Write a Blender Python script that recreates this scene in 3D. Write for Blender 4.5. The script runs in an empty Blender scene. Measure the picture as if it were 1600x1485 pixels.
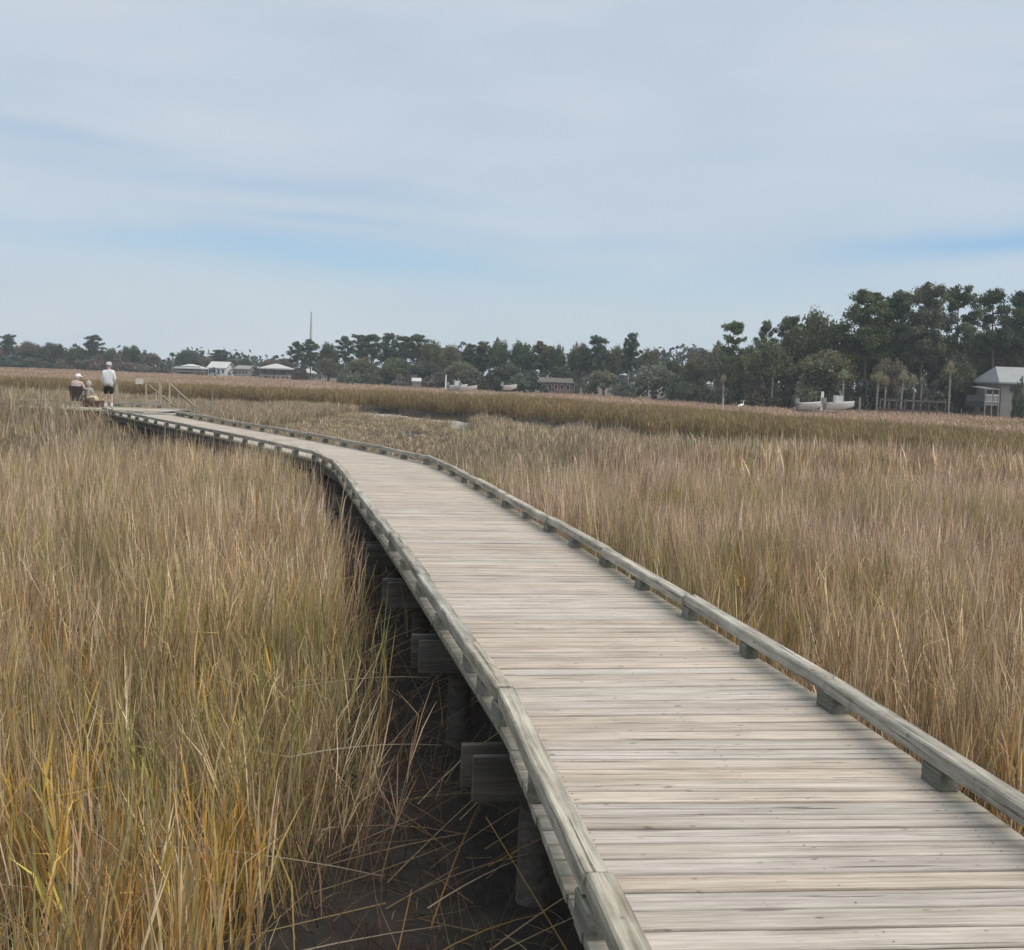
import bpy, math, random
import numpy as np
from mathutils import Vector, Matrix

S = bpy.context.scene
COL = S.collection
rng = np.random.default_rng(7)
random.seed(7)
PI = math.pi

# ------------------------------------------------------------------ camera
EYE = 1.70                                   # eye height above the deck (deck top is z = 0)
FPX, PITCH, ROLL = 1950.0, math.radians(4.53), math.atan(0.036)
cam = bpy.data.cameras.new('camera')
cam.sensor_fit = 'HORIZONTAL'; cam.sensor_width = 36; cam.lens = 36 * FPX / 1600
cam.clip_start = 0.1; cam.clip_end = 9000
camo = bpy.data.objects.new('camera', cam); COL.objects.link(camo)
_F = Vector((0, math.cos(PITCH), -math.sin(PITCH)))
_R0 = Vector((1, 0, 0)); _U0 = Vector((0, math.sin(PITCH), math.cos(PITCH)))
_R = _R0 * math.cos(ROLL) + _U0 * math.sin(ROLL)
_U = _U0 * math.cos(ROLL) - _R0 * math.sin(ROLL)
camo.matrix_world = Matrix(((_R.x, _U.x, -_F.x, 0), (_R.y, _U.y, -_F.y, 0), (_R.z, _U.z, -_F.z, EYE), (0, 0, 0, 1)))
S.camera = camo


def at(u, v, y):
    """the point y metres ahead that the photograph shows at pixel (u, v)"""
    d = _F + _R * ((u - 800) / FPX) - _U * ((v - 742.5) / FPX)
    t = y / d.y
    return Vector((d.x * t, y, EYE + d.z * t))


# ------------------------------------------------------------------ sky, sun, exposure
SUN_AZ, SUN_EL = math.radians(108), math.radians(60)     # azimuth clockwise from +Y
world = bpy.data.worlds.new('World'); S.world = world; world.use_nodes = True
nt = world.node_tree; nt.nodes.clear()


def nd(t, typ, **kw):
    n = t.nodes.new(typ)
    for k, v in kw.items():
        if k == 'inp':
            for a, b in v.items():
                n.inputs[a].default_value = b
        else:
            setattr(n, k, v)
    return n


def mth(t, op, a, b=None, clamp=False):
    n = t.nodes.new('ShaderNodeMath'); n.operation = op; n.use_clamp = clamp
    for i, x in enumerate((a, b)):
        if x is None:
            continue
        if isinstance(x, (int, float)):
            n.inputs[i].default_value = x
        else:
            t.links.new(x, n.inputs[i])
    return n.outputs[0]


sky = nd(nt, 'ShaderNodeTexSky', sky_type='NISHITA', sun_disc=False)
sky.sun_elevation = SUN_EL; sky.sun_rotation = SUN_AZ
sky.air_density = 1.0; sky.dust_density = 0.3; sky.ozone_density = 2.5
bg1 = nd(nt, 'ShaderNodeBackground', inp={'Strength': 0.115})
skm = nt.nodes.new('ShaderNodeMix'); skm.data_type = 'RGBA'; skm.blend_type = 'MULTIPLY'; skm.inputs[0].default_value = 1.0
skm.inputs[7].default_value = (0.84, 0.96, 1.10, 1)          # clear cold air between the clouds
nt.links.new(sky.outputs[0], skm.inputs[6]); nt.links.new(skm.outputs[2], bg1.inputs[0])
tc = nd(nt, 'ShaderNodeTexCoord'); sx = nd(nt, 'ShaderNodeSeparateXYZ')
nt.links.new(tc.outputs['Generated'], sx.inputs[0])
az = mth(nt, 'ARCTAN2', sx.outputs[0], sx.outputs[1])
el = mth(nt, 'ARCSINE', sx.outputs[2])
cv = nd(nt, 'ShaderNodeCombineXYZ')
nt.links.new(mth(nt, 'MULTIPLY', az, 3.0), cv.inputs[0]); nt.links.new(mth(nt, 'MULTIPLY', el, 22.0), cv.inputs[1])
n1 = nd(nt, 'ShaderNodeTexNoise', inp={'Scale': 1.0, 'Detail': 5.0, 'Roughness': 0.5})
nt.links.new(cv.outputs[0], n1.inputs['Vector'])
cv2 = nd(nt, 'ShaderNodeCombineXYZ')
nt.links.new(mth(nt, 'MULTIPLY', az, 5.0), cv2.inputs[0]); nt.links.new(mth(nt, 'MULTIPLY', el, 14.0), cv2.inputs[1])
n2 = nd(nt, 'ShaderNodeTexNoise', inp={'Scale': 1.0, 'Detail': 4.0, 'Roughness': 0.5})
nt.links.new(cv2.outputs[0], n2.inputs['Vector'])
wob = mth(nt, 'MULTIPLY', mth(nt, 'SUBTRACT', n2.outputs[0], 0.5), 0.03)
elw = mth(nt, 'ADD', el, wob)


def azel(u, v):
    d = (_F + _R * ((u - 800) / FPX) - _U * ((v - 742.5) / FPX)).normalized()
    return math.atan2(d.x, d.y), math.asin(d.z)


gap_sum = None
# thin streaks where the blue shows through the veil of high cloud: centre (as seen), half sizes in px, tilt, strength
for u, v, hw, hh, k, s in ((40, 208, 190, 15, -.05, .26), (430, 292, 330, 17, -.03, .30), (150, 372, 240, 22, 0, .3), (500, 345, 180, 9, -.02, .35),
                           (560, 405, 300, 30, -.03, .72), (880, 380, 240, 16, 0, .3), (1580, 372, 270, 24, .13, .95),
                           (1050, 460, 420, 40, 0, .3), (-700, 300, 400, 40, .05, .5), (2500, 250, 500, 50, -.05, .5)):
    a0, e0 = azel(u, v); wa, we = hw / FPX, hh / FPX
    da = mth(nt, 'SUBTRACT', az, a0)
    q = mth(nt, 'SUBTRACT', mth(nt, 'SUBTRACT', elw, e0), mth(nt, 'MULTIPLY', da, k))
    p2 = mth(nt, 'ADD', mth(nt, 'POWER', mth(nt, 'ABSOLUTE', mth(nt, 'DIVIDE', da, wa)), 2.0),
             mth(nt, 'POWER', mth(nt, 'ABSOLUTE', mth(nt, 'DIVIDE', q, we)), 2.0))
    g = mth(nt, 'MULTIPLY', mth(nt, 'EXPONENT', mth(nt, 'MULTIPLY', p2, -1.0)), s)
    gap_sum = g if gap_sum is None else mth(nt, 'ADD', gap_sum, g)
cover = mth(nt, 'ADD', mth(nt, 'MULTIPLY', n1.outputs[0], 0.36), 0.70)
cover = mth(nt, 'SUBTRACT', cover, mth(nt, 'MULTIPLY', gap_sum, 0.95), clamp=True)
cover = mth(nt, 'MINIMUM', cover, 0.97)
cr = nd(nt, 'ShaderNodeValToRGB')
cr.color_ramp.elements[0].position = 0.3; cr.color_ramp.elements[0].color = (0.555, 0.640, 0.732, 1)
cr.color_ramp.elements[1].position = 0.68; cr.color_ramp.elements[1].color = (0.635, 0.702, 0.765, 1)
nt.links.new(n2.outputs[0], cr.inputs[0])
bg2 = nd(nt, 'ShaderNodeBackground', inp={'Strength': 1.0})
nt.links.new(cr.outputs[0], bg2.inputs[0])
mx = nd(nt, 'ShaderNodeMixShader')
nt.links.new(cover, mx.inputs[0]); nt.links.new(bg1.outputs[0], mx.inputs[1]); nt.links.new(bg2.outputs[0], mx.inputs[2])
wo = nd(nt, 'ShaderNodeOutputWorld'); nt.links.new(mx.outputs[0], wo.inputs[0])

sl = bpy.data.lights.new('sun', 'SUN'); sl.energy = 3.1; sl.angle = math.radians(70); sl.color = (1, 0.91, 0.78)
so = bpy.data.objects.new('sun', sl); COL.objects.link(so); so.location = (40, -20, 60)
sd = Vector((math.sin(SUN_AZ) * math.cos(SUN_EL), math.cos(SUN_AZ) * math.cos(SUN_EL), math.sin(SUN_EL)))
so.rotation_euler = sd.to_track_quat('Z', 'Y').to_euler()

S.view_settings.view_transform = 'Standard'; S.view_settings.look = 'None'
S.view_settings.exposure = 0.0; S.view_settings.gamma = 1.0; S.view_settings.use_curve_mapping = False
S.render.engine = 'CYCLES'
S.cycles.max_bounces = 6; S.cycles.diffuse_bounces = 3; S.cycles.glossy_bounces = 2
S.cycles.transmission_bounces = 2; S.cycles.transparent_max_bounces = 4; S.cycles.volume_bounces = 0

# ------------------------------------------------------------------ object helpers


def tag(o, label=None, cat=None, group=None, kind=None):
    for k, v in (('label', label), ('category', cat), ('group', group), ('kind', kind)):
        if v:
            o[k] = v
    return o


def thing(name, loc, label, cat, group=None, rz=0.0, scale=None):
    o = bpy.data.objects.new(name, None); COL.objects.link(o)
    o.empty_display_size = 0.2
    o.location = loc; o.rotation_euler = (0, 0, rz)
    if scale is not None:
        o.scale = scale
    return tag(o, label, cat, group)


def link(name, me, mat, parent=None, loc=None, rot=None, color=None):
    o = bpy.data.objects.new(name, me); COL.objects.link(o)
    if mat is not None and not me.materials:
        me.materials.append(mat)
    if parent is not None:
        o.parent = parent
    if loc is not None:
        o.location = loc
    if rot is not None:
        o.rotation_euler = rot
    if color is not None:
        o.color = color
    return o


def mesh_np(name, V, Fq, tint=None, smooth=False):
    """fast mesh from numpy arrays; tint: per-vertex RGB kept as attribute 'tint'"""
    me = bpy.data.meshes.new(name)
    V = np.asarray(V, np.float32); Fq = np.asarray(Fq, np.int32)
    k = Fq.shape[1]
    me.vertices.add(len(V)); me.vertices.foreach_set('co', V.ravel())
    me.loops.add(Fq.size); me.loops.foreach_set('vertex_index', Fq.ravel())
    me.polygons.add(len(Fq)); me.polygons.foreach_set('loop_start', np.arange(0, Fq.size, k, dtype=np.int32))
    if smooth:
        me.polygons.foreach_set('use_smooth', np.ones(len(Fq), bool))
    if tint is not None:
        a = me.attributes.new('tint', 'FLOAT_COLOR', 'POINT')
        T = np.ones((len(V), 4), np.float32); T[:, :3] = tint
        a.data.foreach_set('color', T.ravel())
    me.update(calc_edges=True); me.validate()
    return me


class MB:
    def __init__(s):
        s.v = []; s.f = []

    def add(s, vs, fs):
        b = len(s.v); s.v += [tuple(v) for v in vs]; s.f += [[i + b for i in f] for f in fs]

    def box(s, c, d, rz=0.0):
        cx, cy, cz = c; a, b, h = d[0] / 2, d[1] / 2, d[2] / 2
        co, si = math.cos(rz), math.sin(rz)
        vs = [(cx + x * co - y * si, cy + x * si + y * co, cz + z) for z in (-h, h) for x, y in ((-a, -b), (a, -b), (a, b), (-a, b))]
        s.add(vs, [(3, 2, 1, 0), (4, 5, 6, 7), (0, 1, 5, 4), (1, 2, 6, 5), (2, 3, 7, 6), (3, 0, 4, 7)])

    def tube(s, pts, rad, n=8, cap=True):
        pts = [Vector(p) for p in pts]; rings = []
        if not hasattr(rad, '__len__'):
            rad = [rad] * len(pts)
        b = len(s.v)
        for i, p in enumerate(pts):
            d = (pts[min(i + 1, len(pts) - 1)] - pts[max(i - 1, 0)]).normalized()
            ref = Vector((0, 0, 1)) if abs(d.z) < 0.9 else Vector((1, 0, 0))
            x = d.cross(ref).normalized(); y = d.cross(x)
            for k in range(n):
                a = 2 * PI * k / n
                s.v.append(tuple(p + (x * math.cos(a) + y * math.sin(a)) * rad[i]))
        for i in range(len(pts) - 1):
            for k in range(n):
                s.f.append([b + i * n + k, b + i * n + (k + 1) % n, b + (i + 1) * n + (k + 1) % n, b + (i + 1) * n + k])
        if cap:
            s.f.append([b + k for k in range(n)]); e = b + (len(pts) - 1) * n
            s.f.append([e + n - 1 - k for k in range(n)])

    def mesh(s, name, smooth=False):
        me = bpy.data.meshes.new(name); me.from_pydata(s.v, [], s.f)
        if smooth:
            me.polygons.foreach_set('use_smooth', [True] * len(me.polygons))
        me.update()
        return me


def beam_mesh(name, L, w, h, ch=0.006, taper=(0, 0), skew=0.0):
    """a sawn board along local X: chamfered section w (Y) by h (Z); taper widens Y at the +X and -X ends"""
    prof = [(-.5, -h / 2), (.5, -h / 2), (.5, h / 2 - ch), (.5, h / 2), (-.5, h / 2), (-.5, h / 2 - ch)]
    inset = [0, 0, 0, -ch, ch, 0]
    vs = []
    for e, x in ((0, -L / 2), (1, L / 2)):
        ww = w + taper[e]
        for (py, pz), i in zip(prof, inset):
            vs.append((x + (skew if e else 0) * pz, py * ww + i, pz))
    n = 6
    fs = [[k, (k + 1) % n, n + (k + 1) % n, n + k] for k in range(n)] + [[n - 1 - k for k in range(n)], [n + k for k in range(n)]]
    me = bpy.data.meshes.new(name); me.from_pydata(vs, [], fs); me.update()
    return me


def beam(name, p0, p1, w, h, mat, parent, off=Vector((0, 0, 0)), **kw):
    p0, p1 = Vector(p0), Vector(p1); d = p1 - p0
    o = link(name, beam_mesh(name, d.length, w, h, **kw), mat, parent)
    q = d.to_track_quat('X', 'Z')
    o.rotation_mode = 'QUATERNION'; o.rotation_quaternion = q; o.location = (p0 + p1) / 2 - off
    return o


# ------------------------------------------------------------------ materials


def mat_new(name):
    m = bpy.data.materials.new(name); m.use_nodes = True
    t = m.node_tree; b = t.nodes['Principled BSDF']
    return m, t, b


def plain(name, col, rough=0.7, metal=0.0, var=0.12, scale=3.0):
    m, t, b = mat_new(name)
    c = nd(t, 'ShaderNodeTexCoord'); n = nd(t, 'ShaderNodeTexNoise', inp={'Scale': scale, 'Detail': 6.0})
    t.links.new(c.outputs['Object'], n.inputs['Vector'])
    r = nd(t, 'ShaderNodeValToRGB')
    r.color_ramp.elements[0].position = .3; r.color_ramp.elements[1].position = .7
    r.color_ramp.elements[0].color = (*[x * (1 - var) for x in col], 1); r.color_ramp.elements[1].color = (*[min(1, x * (1 + var)) for x in col], 1)
    t.links.new(n.outputs[0], r.inputs[0]); t.links.new(r.outputs[0], b.inputs['Base Color'])
    b.inputs['Roughness'].default_value = rough; b.inputs['Metallic'].default_value = metal
    return m


def mixc(t, fac, a, b, mode='MIX'):
    n = t.nodes.new('ShaderNodeMix'); n.data_type = 'RGBA'; n.blend_type = mode
    for k, x in ((0, fac), (6, a), (7, b)):
        if isinstance(x, (int, float)):
            n.inputs[k].default_value = x
        elif isinstance(x, tuple):
            n.inputs[k].default_value = (*x, 1)
        else:
            t.links.new(x, n.inputs[k])
    return n.outputs[2]


def wood(name, dark, mid, light, moss=0.3, mosscol=(0.17, 0.19, 0.12), end=None, grain=(1.3, 26, 26), crack=0.5, objvar=0.34, dirty=None):
    """weathered softwood: grain along local X, knots, drying cracks, lichen; every board differs"""
    m, t, b = mat_new(name)
    tcn = nd(t, 'ShaderNodeTexCoord'); oi = nd(t, 'ShaderNodeObjectInfo')
    w = mth(t, 'MULTIPLY', oi.outputs['Random'], 91.0)

    def noise(sc, detail=5.0, rough=.55, off=0.0):
        mp = nd(t, 'ShaderNodeMapping', inp={'Scale': sc, 'Location': (off, off * .7, 0)})
        t.links.new(tcn.outputs['Object'], mp.inputs[0])
        n = nd(t, 'ShaderNodeTexNoise', noise_dimensions='4D', inp={'Scale': 1.0, 'Detail': detail, 'Roughness': rough})
        t.links.new(mp.outputs[0], n.inputs['Vector']); t.links.new(w, n.inputs['W'])
        return n.outputs[0]
    g = noise(grain, 6.0, .62)
    blot = noise((2.2, 5, 5), 4.0, .6, 3.0)
    r = nd(t, 'ShaderNodeValToRGB')
    e = r.color_ramp.elements
    e[0].position = .345; e[0].color = (*dark, 1); e[1].position = .625; e[1].color = (*light, 1)
    x = e.new(.475); x.color = (*mid, 1)
    t.links.new(mth(t, 'ADD', mth(t, 'MULTIPLY', g, .68), mth(t, 'MULTIPLY', blot, .32)), r.inputs[0])
    col = r.outputs[0]
    # tone of this board
    tone = mth(t, 'ADD', mth(t, 'MULTIPLY', oi.outputs['Random'], objvar), 1 - objvar * .55)
    hsv = nd(t, 'ShaderNodeHueSaturation'); t.links.new(col, hsv.inputs['Color']); t.links.new(tone, hsv.inputs['Value'])
    r2 = mth(t, 'FRACT', mth(t, 'MULTIPLY', oi.outputs['Random'], 7.31))
    t.links.new(mth(t, 'ADD', mth(t, 'MULTIPLY', r2, .45), .68), hsv.inputs['Saturation'])
    col = hsv.outputs[0]
    # drying cracks
    ck = noise((1.1, 70, 70), 2.0, .5, 9.0)
    ckm = nd(t, 'ShaderNodeMapRange', inp={'From Min': .635, 'From Max': .68}); t.links.new(ck, ckm.inputs[0])
    col = mixc(t, mth(t, 'MULTIPLY', ckm.outputs[0], crack), col, (0.05, 0.04, 0.033))
    fine = nd(t, 'ShaderNodeMapRange', inp={'From Min': .3, 'From Max': .7, 'To Min': .70, 'To Max': 1.22}); t.links.new(noise((5, 190, 190), 3.0, .6, 4.0), fine.inputs[0])
    fv = nd(t, 'ShaderNodeHueSaturation'); t.links.new(col, fv.inputs['Color']); t.links.new(fine.outputs[0], fv.inputs['Value']); col = fv.outputs[0]
    split = nd(t, 'ShaderNodeMapRange', inp={'From Min': .68, 'From Max': .70}); t.links.new(noise((1.6, 34, 34), 2.0, .4, 17.0), split.inputs[0])
    col = mixc(t, mth(t, 'MULTIPLY', split.outputs[0], crack), col, (0.04, 0.032, 0.027))
    kn = nd(t, 'ShaderNodeMapRange', inp={'From Min': .70, 'From Max': .76}); t.links.new(noise((16, 34, 34), 1.0, .4, 27.0), kn.inputs[0])
    col = mixc(t, mth(t, 'MULTIPLY', kn.outputs[0], .6), col, (0.10, 0.07, 0.045))
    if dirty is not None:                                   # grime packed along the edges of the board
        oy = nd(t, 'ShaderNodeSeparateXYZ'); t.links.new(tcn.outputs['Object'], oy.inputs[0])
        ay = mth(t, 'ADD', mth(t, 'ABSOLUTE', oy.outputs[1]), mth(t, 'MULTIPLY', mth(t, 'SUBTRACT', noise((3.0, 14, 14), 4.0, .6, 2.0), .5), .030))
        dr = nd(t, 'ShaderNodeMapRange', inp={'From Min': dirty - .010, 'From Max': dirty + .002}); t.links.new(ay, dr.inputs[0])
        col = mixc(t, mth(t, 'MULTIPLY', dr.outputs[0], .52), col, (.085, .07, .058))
    # lichen and algae
    ms = noise((7, 9, 9), 6.0, .65, 5.0)
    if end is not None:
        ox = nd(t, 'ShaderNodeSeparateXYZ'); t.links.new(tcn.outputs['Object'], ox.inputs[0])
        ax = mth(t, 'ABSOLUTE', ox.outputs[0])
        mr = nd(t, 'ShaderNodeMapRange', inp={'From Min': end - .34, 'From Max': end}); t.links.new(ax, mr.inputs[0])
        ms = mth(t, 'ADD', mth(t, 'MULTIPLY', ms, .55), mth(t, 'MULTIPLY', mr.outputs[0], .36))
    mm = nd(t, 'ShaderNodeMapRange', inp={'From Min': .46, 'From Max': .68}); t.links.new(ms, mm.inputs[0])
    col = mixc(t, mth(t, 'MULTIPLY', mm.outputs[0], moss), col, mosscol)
    t.links.new(col, b.inputs['Base Color'])
    b.inputs['Roughness'].default_value = .82; b.inputs['Specular IOR Level'].default_value = .25
    bp = nd(t, 'ShaderNodeBump', inp={'Strength': .5, 'Distance': .006})
    t.links.new(mth(t, 'SUBTRACT', g, mth(t, 'MULTIPLY', ckm.outputs[0], .7)), bp.inputs['Height']); t.links.new(bp.outputs[0], b.inputs['Normal'])
    return m


M = {}
PW = .137
M['deck'] = wood('deck_wood', (.285, .236, .192), (.45, .388, .325), (.585, .52, .45), moss=.85, mosscol=(.16, .165, .12), end=.97, grain=(.9, 42, 42), objvar=.2, dirty=PW / 2, crack=.6)  # plank-end moss, its colour deepened to add contact shade under the rails
M['rail'] = wood('rail_wood', (.125, .11, .085), (.30, .272, .22), (.51, .47, .395), moss=.4, mosscol=(.47, .465, .385), objvar=.4, grain=(1.6, 30, 30), crack=.8)
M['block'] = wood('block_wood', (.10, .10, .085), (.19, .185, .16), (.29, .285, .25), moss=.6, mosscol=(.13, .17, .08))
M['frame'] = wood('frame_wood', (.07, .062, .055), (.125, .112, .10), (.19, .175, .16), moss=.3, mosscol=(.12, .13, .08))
M['newwood'] = wood('pale_wood', (.36, .30, .20), (.50, .425, .30), (.62, .54, .40), moss=.1)
M['screw'] = plain('screw_steel', (.35, .33, .3), .45, .8)
M['white'] = plain('white_paint', (.80, .81, .80), .5, var=.06)
M['offwhite'] = plain('weathered_white', (.50, .505, .49), .6)
M['roofmetal'] = plain('pale_metal_roof', (.29, .305, .315), .45, var=.08, scale=1.0)
M['siding'] = plain('grey_siding', (.25, .24, .225), .8, var=.1, scale=1.5)
M['glass'] = plain('window_glass', (.02, .025, .03), .08)
M['darkpaint'] = plain('dark_paint', (.018, .018, .02), .35)
M['rubber'] = plain('rubber', (.02, .02, .02), .9)
M['bark'] = plain('bark', (.105, .08, .062), .95, var=.35, scale=2.5)
M['palmbark'] = plain('palm_bark', (.27, .255, .225), .95, var=.25, scale=4.0)
M['plaster'] = plain('brick_wall', (.23, .15, .12), .9)
M['shirt'] = plain('white_cotton', (.80, .80, .82), .9, var=.05)
M['pink'] = plain('pale_pink_cotton', (.62, .50, .47), .9, var=.06)
M['black'] = plain('black_cotton', (.018, .014, .014), .9)
M['cream'] = plain('cream_cotton', (.62, .54, .38), .9, var=.08)
M['paleg'] = plain('pale_grey_cotton', (.42, .40, .385), .9, var=.08)
M['skin'] = plain('skin', (.58, .42, .35), .6, var=.05)
M['chair'] = plain('dark_canvas', (.055, .042, .045), .85, var=.2)
M['steel'] = plain('dark_steel', (.06, .06, .06), .5, .6)
M['redwood'] = plain('red_brown_wood', (.11, .06, .045), .8, var=.25)
M['sign'] = plain('sign_board', (.66, .61, .54), .6, var=.05)


def leafmat(name, rough=.75, trans=.25, use_obj=True, instancer=False):
    m = bpy.data.materials.new(name); m.use_nodes = True
    t = m.node_tree; b = t.nodes['Principled BSDF']; out = t.nodes['Material Output']
    a = nd(t, 'ShaderNodeAttribute', attribute_name='tint')
    col = a.outputs['Color']
    if instancer:
        a2 = nd(t, 'ShaderNodeAttribute', attribute_name='tone', attribute_type='INSTANCER')
        col = mixc(t, 1.0, col, a2.outputs['Color'], 'MULTIPLY')
    elif use_obj:
        oi = nd(t, 'ShaderNodeObjectInfo')
        col = mixc(t, 1.0, col, oi.outputs['Color'], 'MULTIPLY')
    t.links.new(col, b.inputs['Base Color'])
    b.inputs['Roughness'].default_value = rough; b.inputs['Specular IOR Level'].default_value = .2
    tr = nd(t, 'ShaderNodeBsdfTranslucent'); t.links.new(col, tr.inputs[0])
    ms = nd(t, 'ShaderNodeMixShader', inp={0: trans})
    t.links.new(b.outputs[0], ms.inputs[1]); t.links.new(tr.outputs[0], ms.inputs[2]); t.links.new(ms.outputs[0], out.inputs[0])
    return m


M['leaf'] = leafmat('foliage')
M['grass'] = leafmat('marsh_grass', trans=.2, instancer=True)
M['stalk'] = leafmat('dry_stalk', trans=.15, use_obj=False)


# ------------------------------------------------------------------ value noise for laying things out
def vnoise(x, y, seed=0):
    x = np.asarray(x, float); y = np.asarray(y, float)
    xi = np.floor(x).astype(np.int64); yi = np.floor(y).astype(np.int64)
    fx = x - xi; fy = y - yi; fx = fx * fx * (3 - 2 * fx); fy = fy * fy * (3 - 2 * fy)

    def h(a, b):
        n = (a * 374761393 + b * 668265263 + seed * 974711) & 0x7fffffff
        n = ((n ^ (n >> 13)) * 1274126177) & 0x7fffffff
        return ((n ^ (n >> 16)) & 0xffff) / 65535.0
    return (h(xi, yi) * (1 - fx) + h(xi + 1, yi) * fx) * (1 - fy) + (h(xi, yi + 1) * (1 - fx) + h(xi + 1, yi + 1) * fx) * fy


def fbm(x, y, seed=0):
    return (vnoise(x, y, seed) * .55 + vnoise(x * 2.1 + 7, y * 2.1, seed + 1) * .3 + vnoise(x * 4.3, y * 4.3 + 3, seed + 2) * .15)


# ------------------------------------------------------------------ plan of the place
MUD = -1.05
CHANNEL = np.array([(-320, 101), (-60, 98), (-22, 98), (-12, 97), (-4, 94), (3, 81), (8, 64), (12, 53), (17, 45), (28, 37), (60, 30)], float)
LAND = np.array([(-900, 330), (-250, 305), (-120, 293), (-76, 272), (-45, 272), (-24, 215), (-10, 182), (9, 175), (22, 150), (32, 128), (53, 136), (90, 132), (300, 128), (900, 128)], float)
PATH = [(1.62, 0.3), (0.93, 6.0), (-0.205, 12.11), (-2.03, 21.2), (-2.62, 23.4), (-3.75, 25.6), (-5.9, 29.7), (-9.68, 36.4), (-11.5, 39.75), (-13.0, 42.55)]


def bspline(pts, step=0.1):
    """densely resampled, corners rounded off"""
    P = np.array(pts, float)
    out = []
    for a, b in zip(P[:-1], P[1:]):
        n = max(2, int(np.hypot(*(b - a)) / step)); t = np.linspace(0, 1, n, endpoint=False)[:, None]
        out.append(a + (b - a) * t)
    Q = np.vstack(out + [P[-1:]])
    for _ in range(1):
        k = 7; pad = np.vstack([np.repeat(Q[:1], k, 0), Q, np.repeat(Q[-1:], k, 0)])
        w = np.hanning(2 * k + 1); w /= w.sum()
        Q2 = np.stack([np.convolve(pad[:, i], w, 'valid') for i in (0, 1)], 1)
        Q2[0] = Q[0]; Q2[-1] = Q[-1]; Q = Q2
    return Q


PL = bspline(PATH)
SEG = np.hypot(*np.diff(PL, axis=0).T); ARC = np.concatenate([[0], np.cumsum(SEG)]); TOTAL = ARC[-1]


def on_path(s):
    x = np.interp(s, ARC, PL[:, 0]); y = np.interp(s, ARC, PL[:, 1])
    e = .35
    dx = np.interp(s + e, ARC, PL[:, 0]) - np.interp(s - e, ARC, PL[:, 0]); dy = np.interp(s + e, ARC, PL[:, 1]) - np.interp(s - e, ARC, PL[:, 1])
    n = math.hypot(dx, dy)
    return Vector((x, y, 0)), Vector((dx / n, dy / n, 0)), Vector((dy / n, -dx / n, 0))


def half_width(s):
    return float(np.interp(s, [0, 6, 12, 22, 30], [.88, .89, .94, .955, .99]))


def poly_dist(X, Y, P):
    """distance to a polyline and side (positive on the left of its direction)"""
    best = np.full(X.shape, 1e9); side = np.zeros(X.shape)
    for a, b in zip(P[:-1], P[1:]):
        d = b - a; L2 = d @ d
        t = np.clip(((X - a[0]) * d[0] + (Y - a[1]) * d[1]) / L2, 0, 1)
        dd = np.hypot(X - a[0] - t * d[0], Y - a[1] - t * d[1])
        s = np.sign(d[0] * (Y - a[1]) - d[1] * (X - a[0]))
        m = dd < best
        best = np.where(m, dd, best); side = np.where(m, s, side)
    return best, side


def channel_side(X, Y):
    d, s = poly_dist(X, Y, CHANNEL)
    return d * s + (fbm(X * .12, Y * .12, 40) - .5) * 3.0         # > 0 on the far bank


def land_side(X, Y):
    d, s = poly_dist(X, Y, LAND)
    return d * s


def sstep(x, a, b):
    t = np.clip((x - a) / (b - a), 0, 1)
    return t * t * (3 - 2 * t)


def ground_z(X, Y):
    X = np.asarray(X, float); Y = np.asarray(Y, float)
    c = channel_side(X, Y); l = land_side(X, Y)
    z = MUD + (fbm(X * .5, Y * .5, 3) - .5) * .10 + (fbm(X * 2.2, Y * 2.2, 5) - .5) * .12
    near_flat = np.where(X < 2, 34.0, np.interp(X, [2, 12], [20.0, 5.0]))
    flat = sstep(c, -near_flat, -near_flat * .55) * (1 - sstep(c, 1.5, 3.5))
    z = z - .28 * flat
    z = z - .6 * sstep(c, -6.5, -4.5) * (1 - sstep(c, .8, 2.6))
    z = z + (.42 + (fbm(X * .05, Y * .05, 9) - .5) * .4) * sstep(l, -2, 10)
    return z


# ------------------------------------------------------------------ air
hz = MB(); hz.box((0, 200, 13), (1100, 560, 34))
m, t, b = mat_new('haze'); t.nodes.remove(b)
vp = nd(t, 'ShaderNodeVolumePrincipled', inp={'Color': (.80, .89, 1.0, 1), 'Density': .0005, 'Anisotropy': 0.1})
t.links.new(vp.outputs[0], t.nodes['Material Output'].inputs['Volume'])
tag(link('haze', hz.mesh('haze'), m), kind='stuff')

# ------------------------------------------------------------------ ground and water
xs = np.concatenate([[-6000, -2500, -1200, -700], np.arange(-420, -60, 6), np.arange(-60, -12, 1.0), np.arange(-12, 12, .25), np.arange(12, 60, 1.0), np.arange(60, 421, 6), [700, 1200, 2500, 6000]])
ys = np.concatenate([[-600, -150, -40, -15], np.arange(-6, 16, .25), np.arange(16, 110, 1.0), np.arange(110, 460, 6), [600, 1000, 2200, 6000]])
GX, GY = np.meshgrid(xs, ys)
GZ = ground_z(GX, GY)
nx, ny = len(xs), len(ys)
idx = np.arange(nx * ny).reshape(ny, nx)
quads = np.stack([idx[:-1, :-1], idx[:-1, 1:], idx[1:, 1:], idx[1:, :-1]], -1).reshape(-1, 4)
zone = np.zeros((nx * ny, 3))
cs = channel_side(GX, GY).ravel(); ls = land_side(GX, GY).ravel()
nf = np.where(GX.ravel() < 2, 34.0, np.interp(GX.ravel(), [2, 12], [20.0, 5.0]))
zone[:, 0] = sstep(cs, 2, 5) * 1.0 + sstep(GY.ravel(), 14, 34) * (cs < -nf)      # thatch of dead grass
zone[:, 2] = sstep(cs, -11, -8.5) * (1 - sstep(cs, -5.6, -4.6)) * sstep(GX.ravel(), -13, -9) * (1 - sstep(GX.ravel(), -4, -2))   # sky glare on wet mud, put into the colour as a pale patch
zone[:, 1] = sstep(ls, 0, 5)                                                        # dry land
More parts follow.
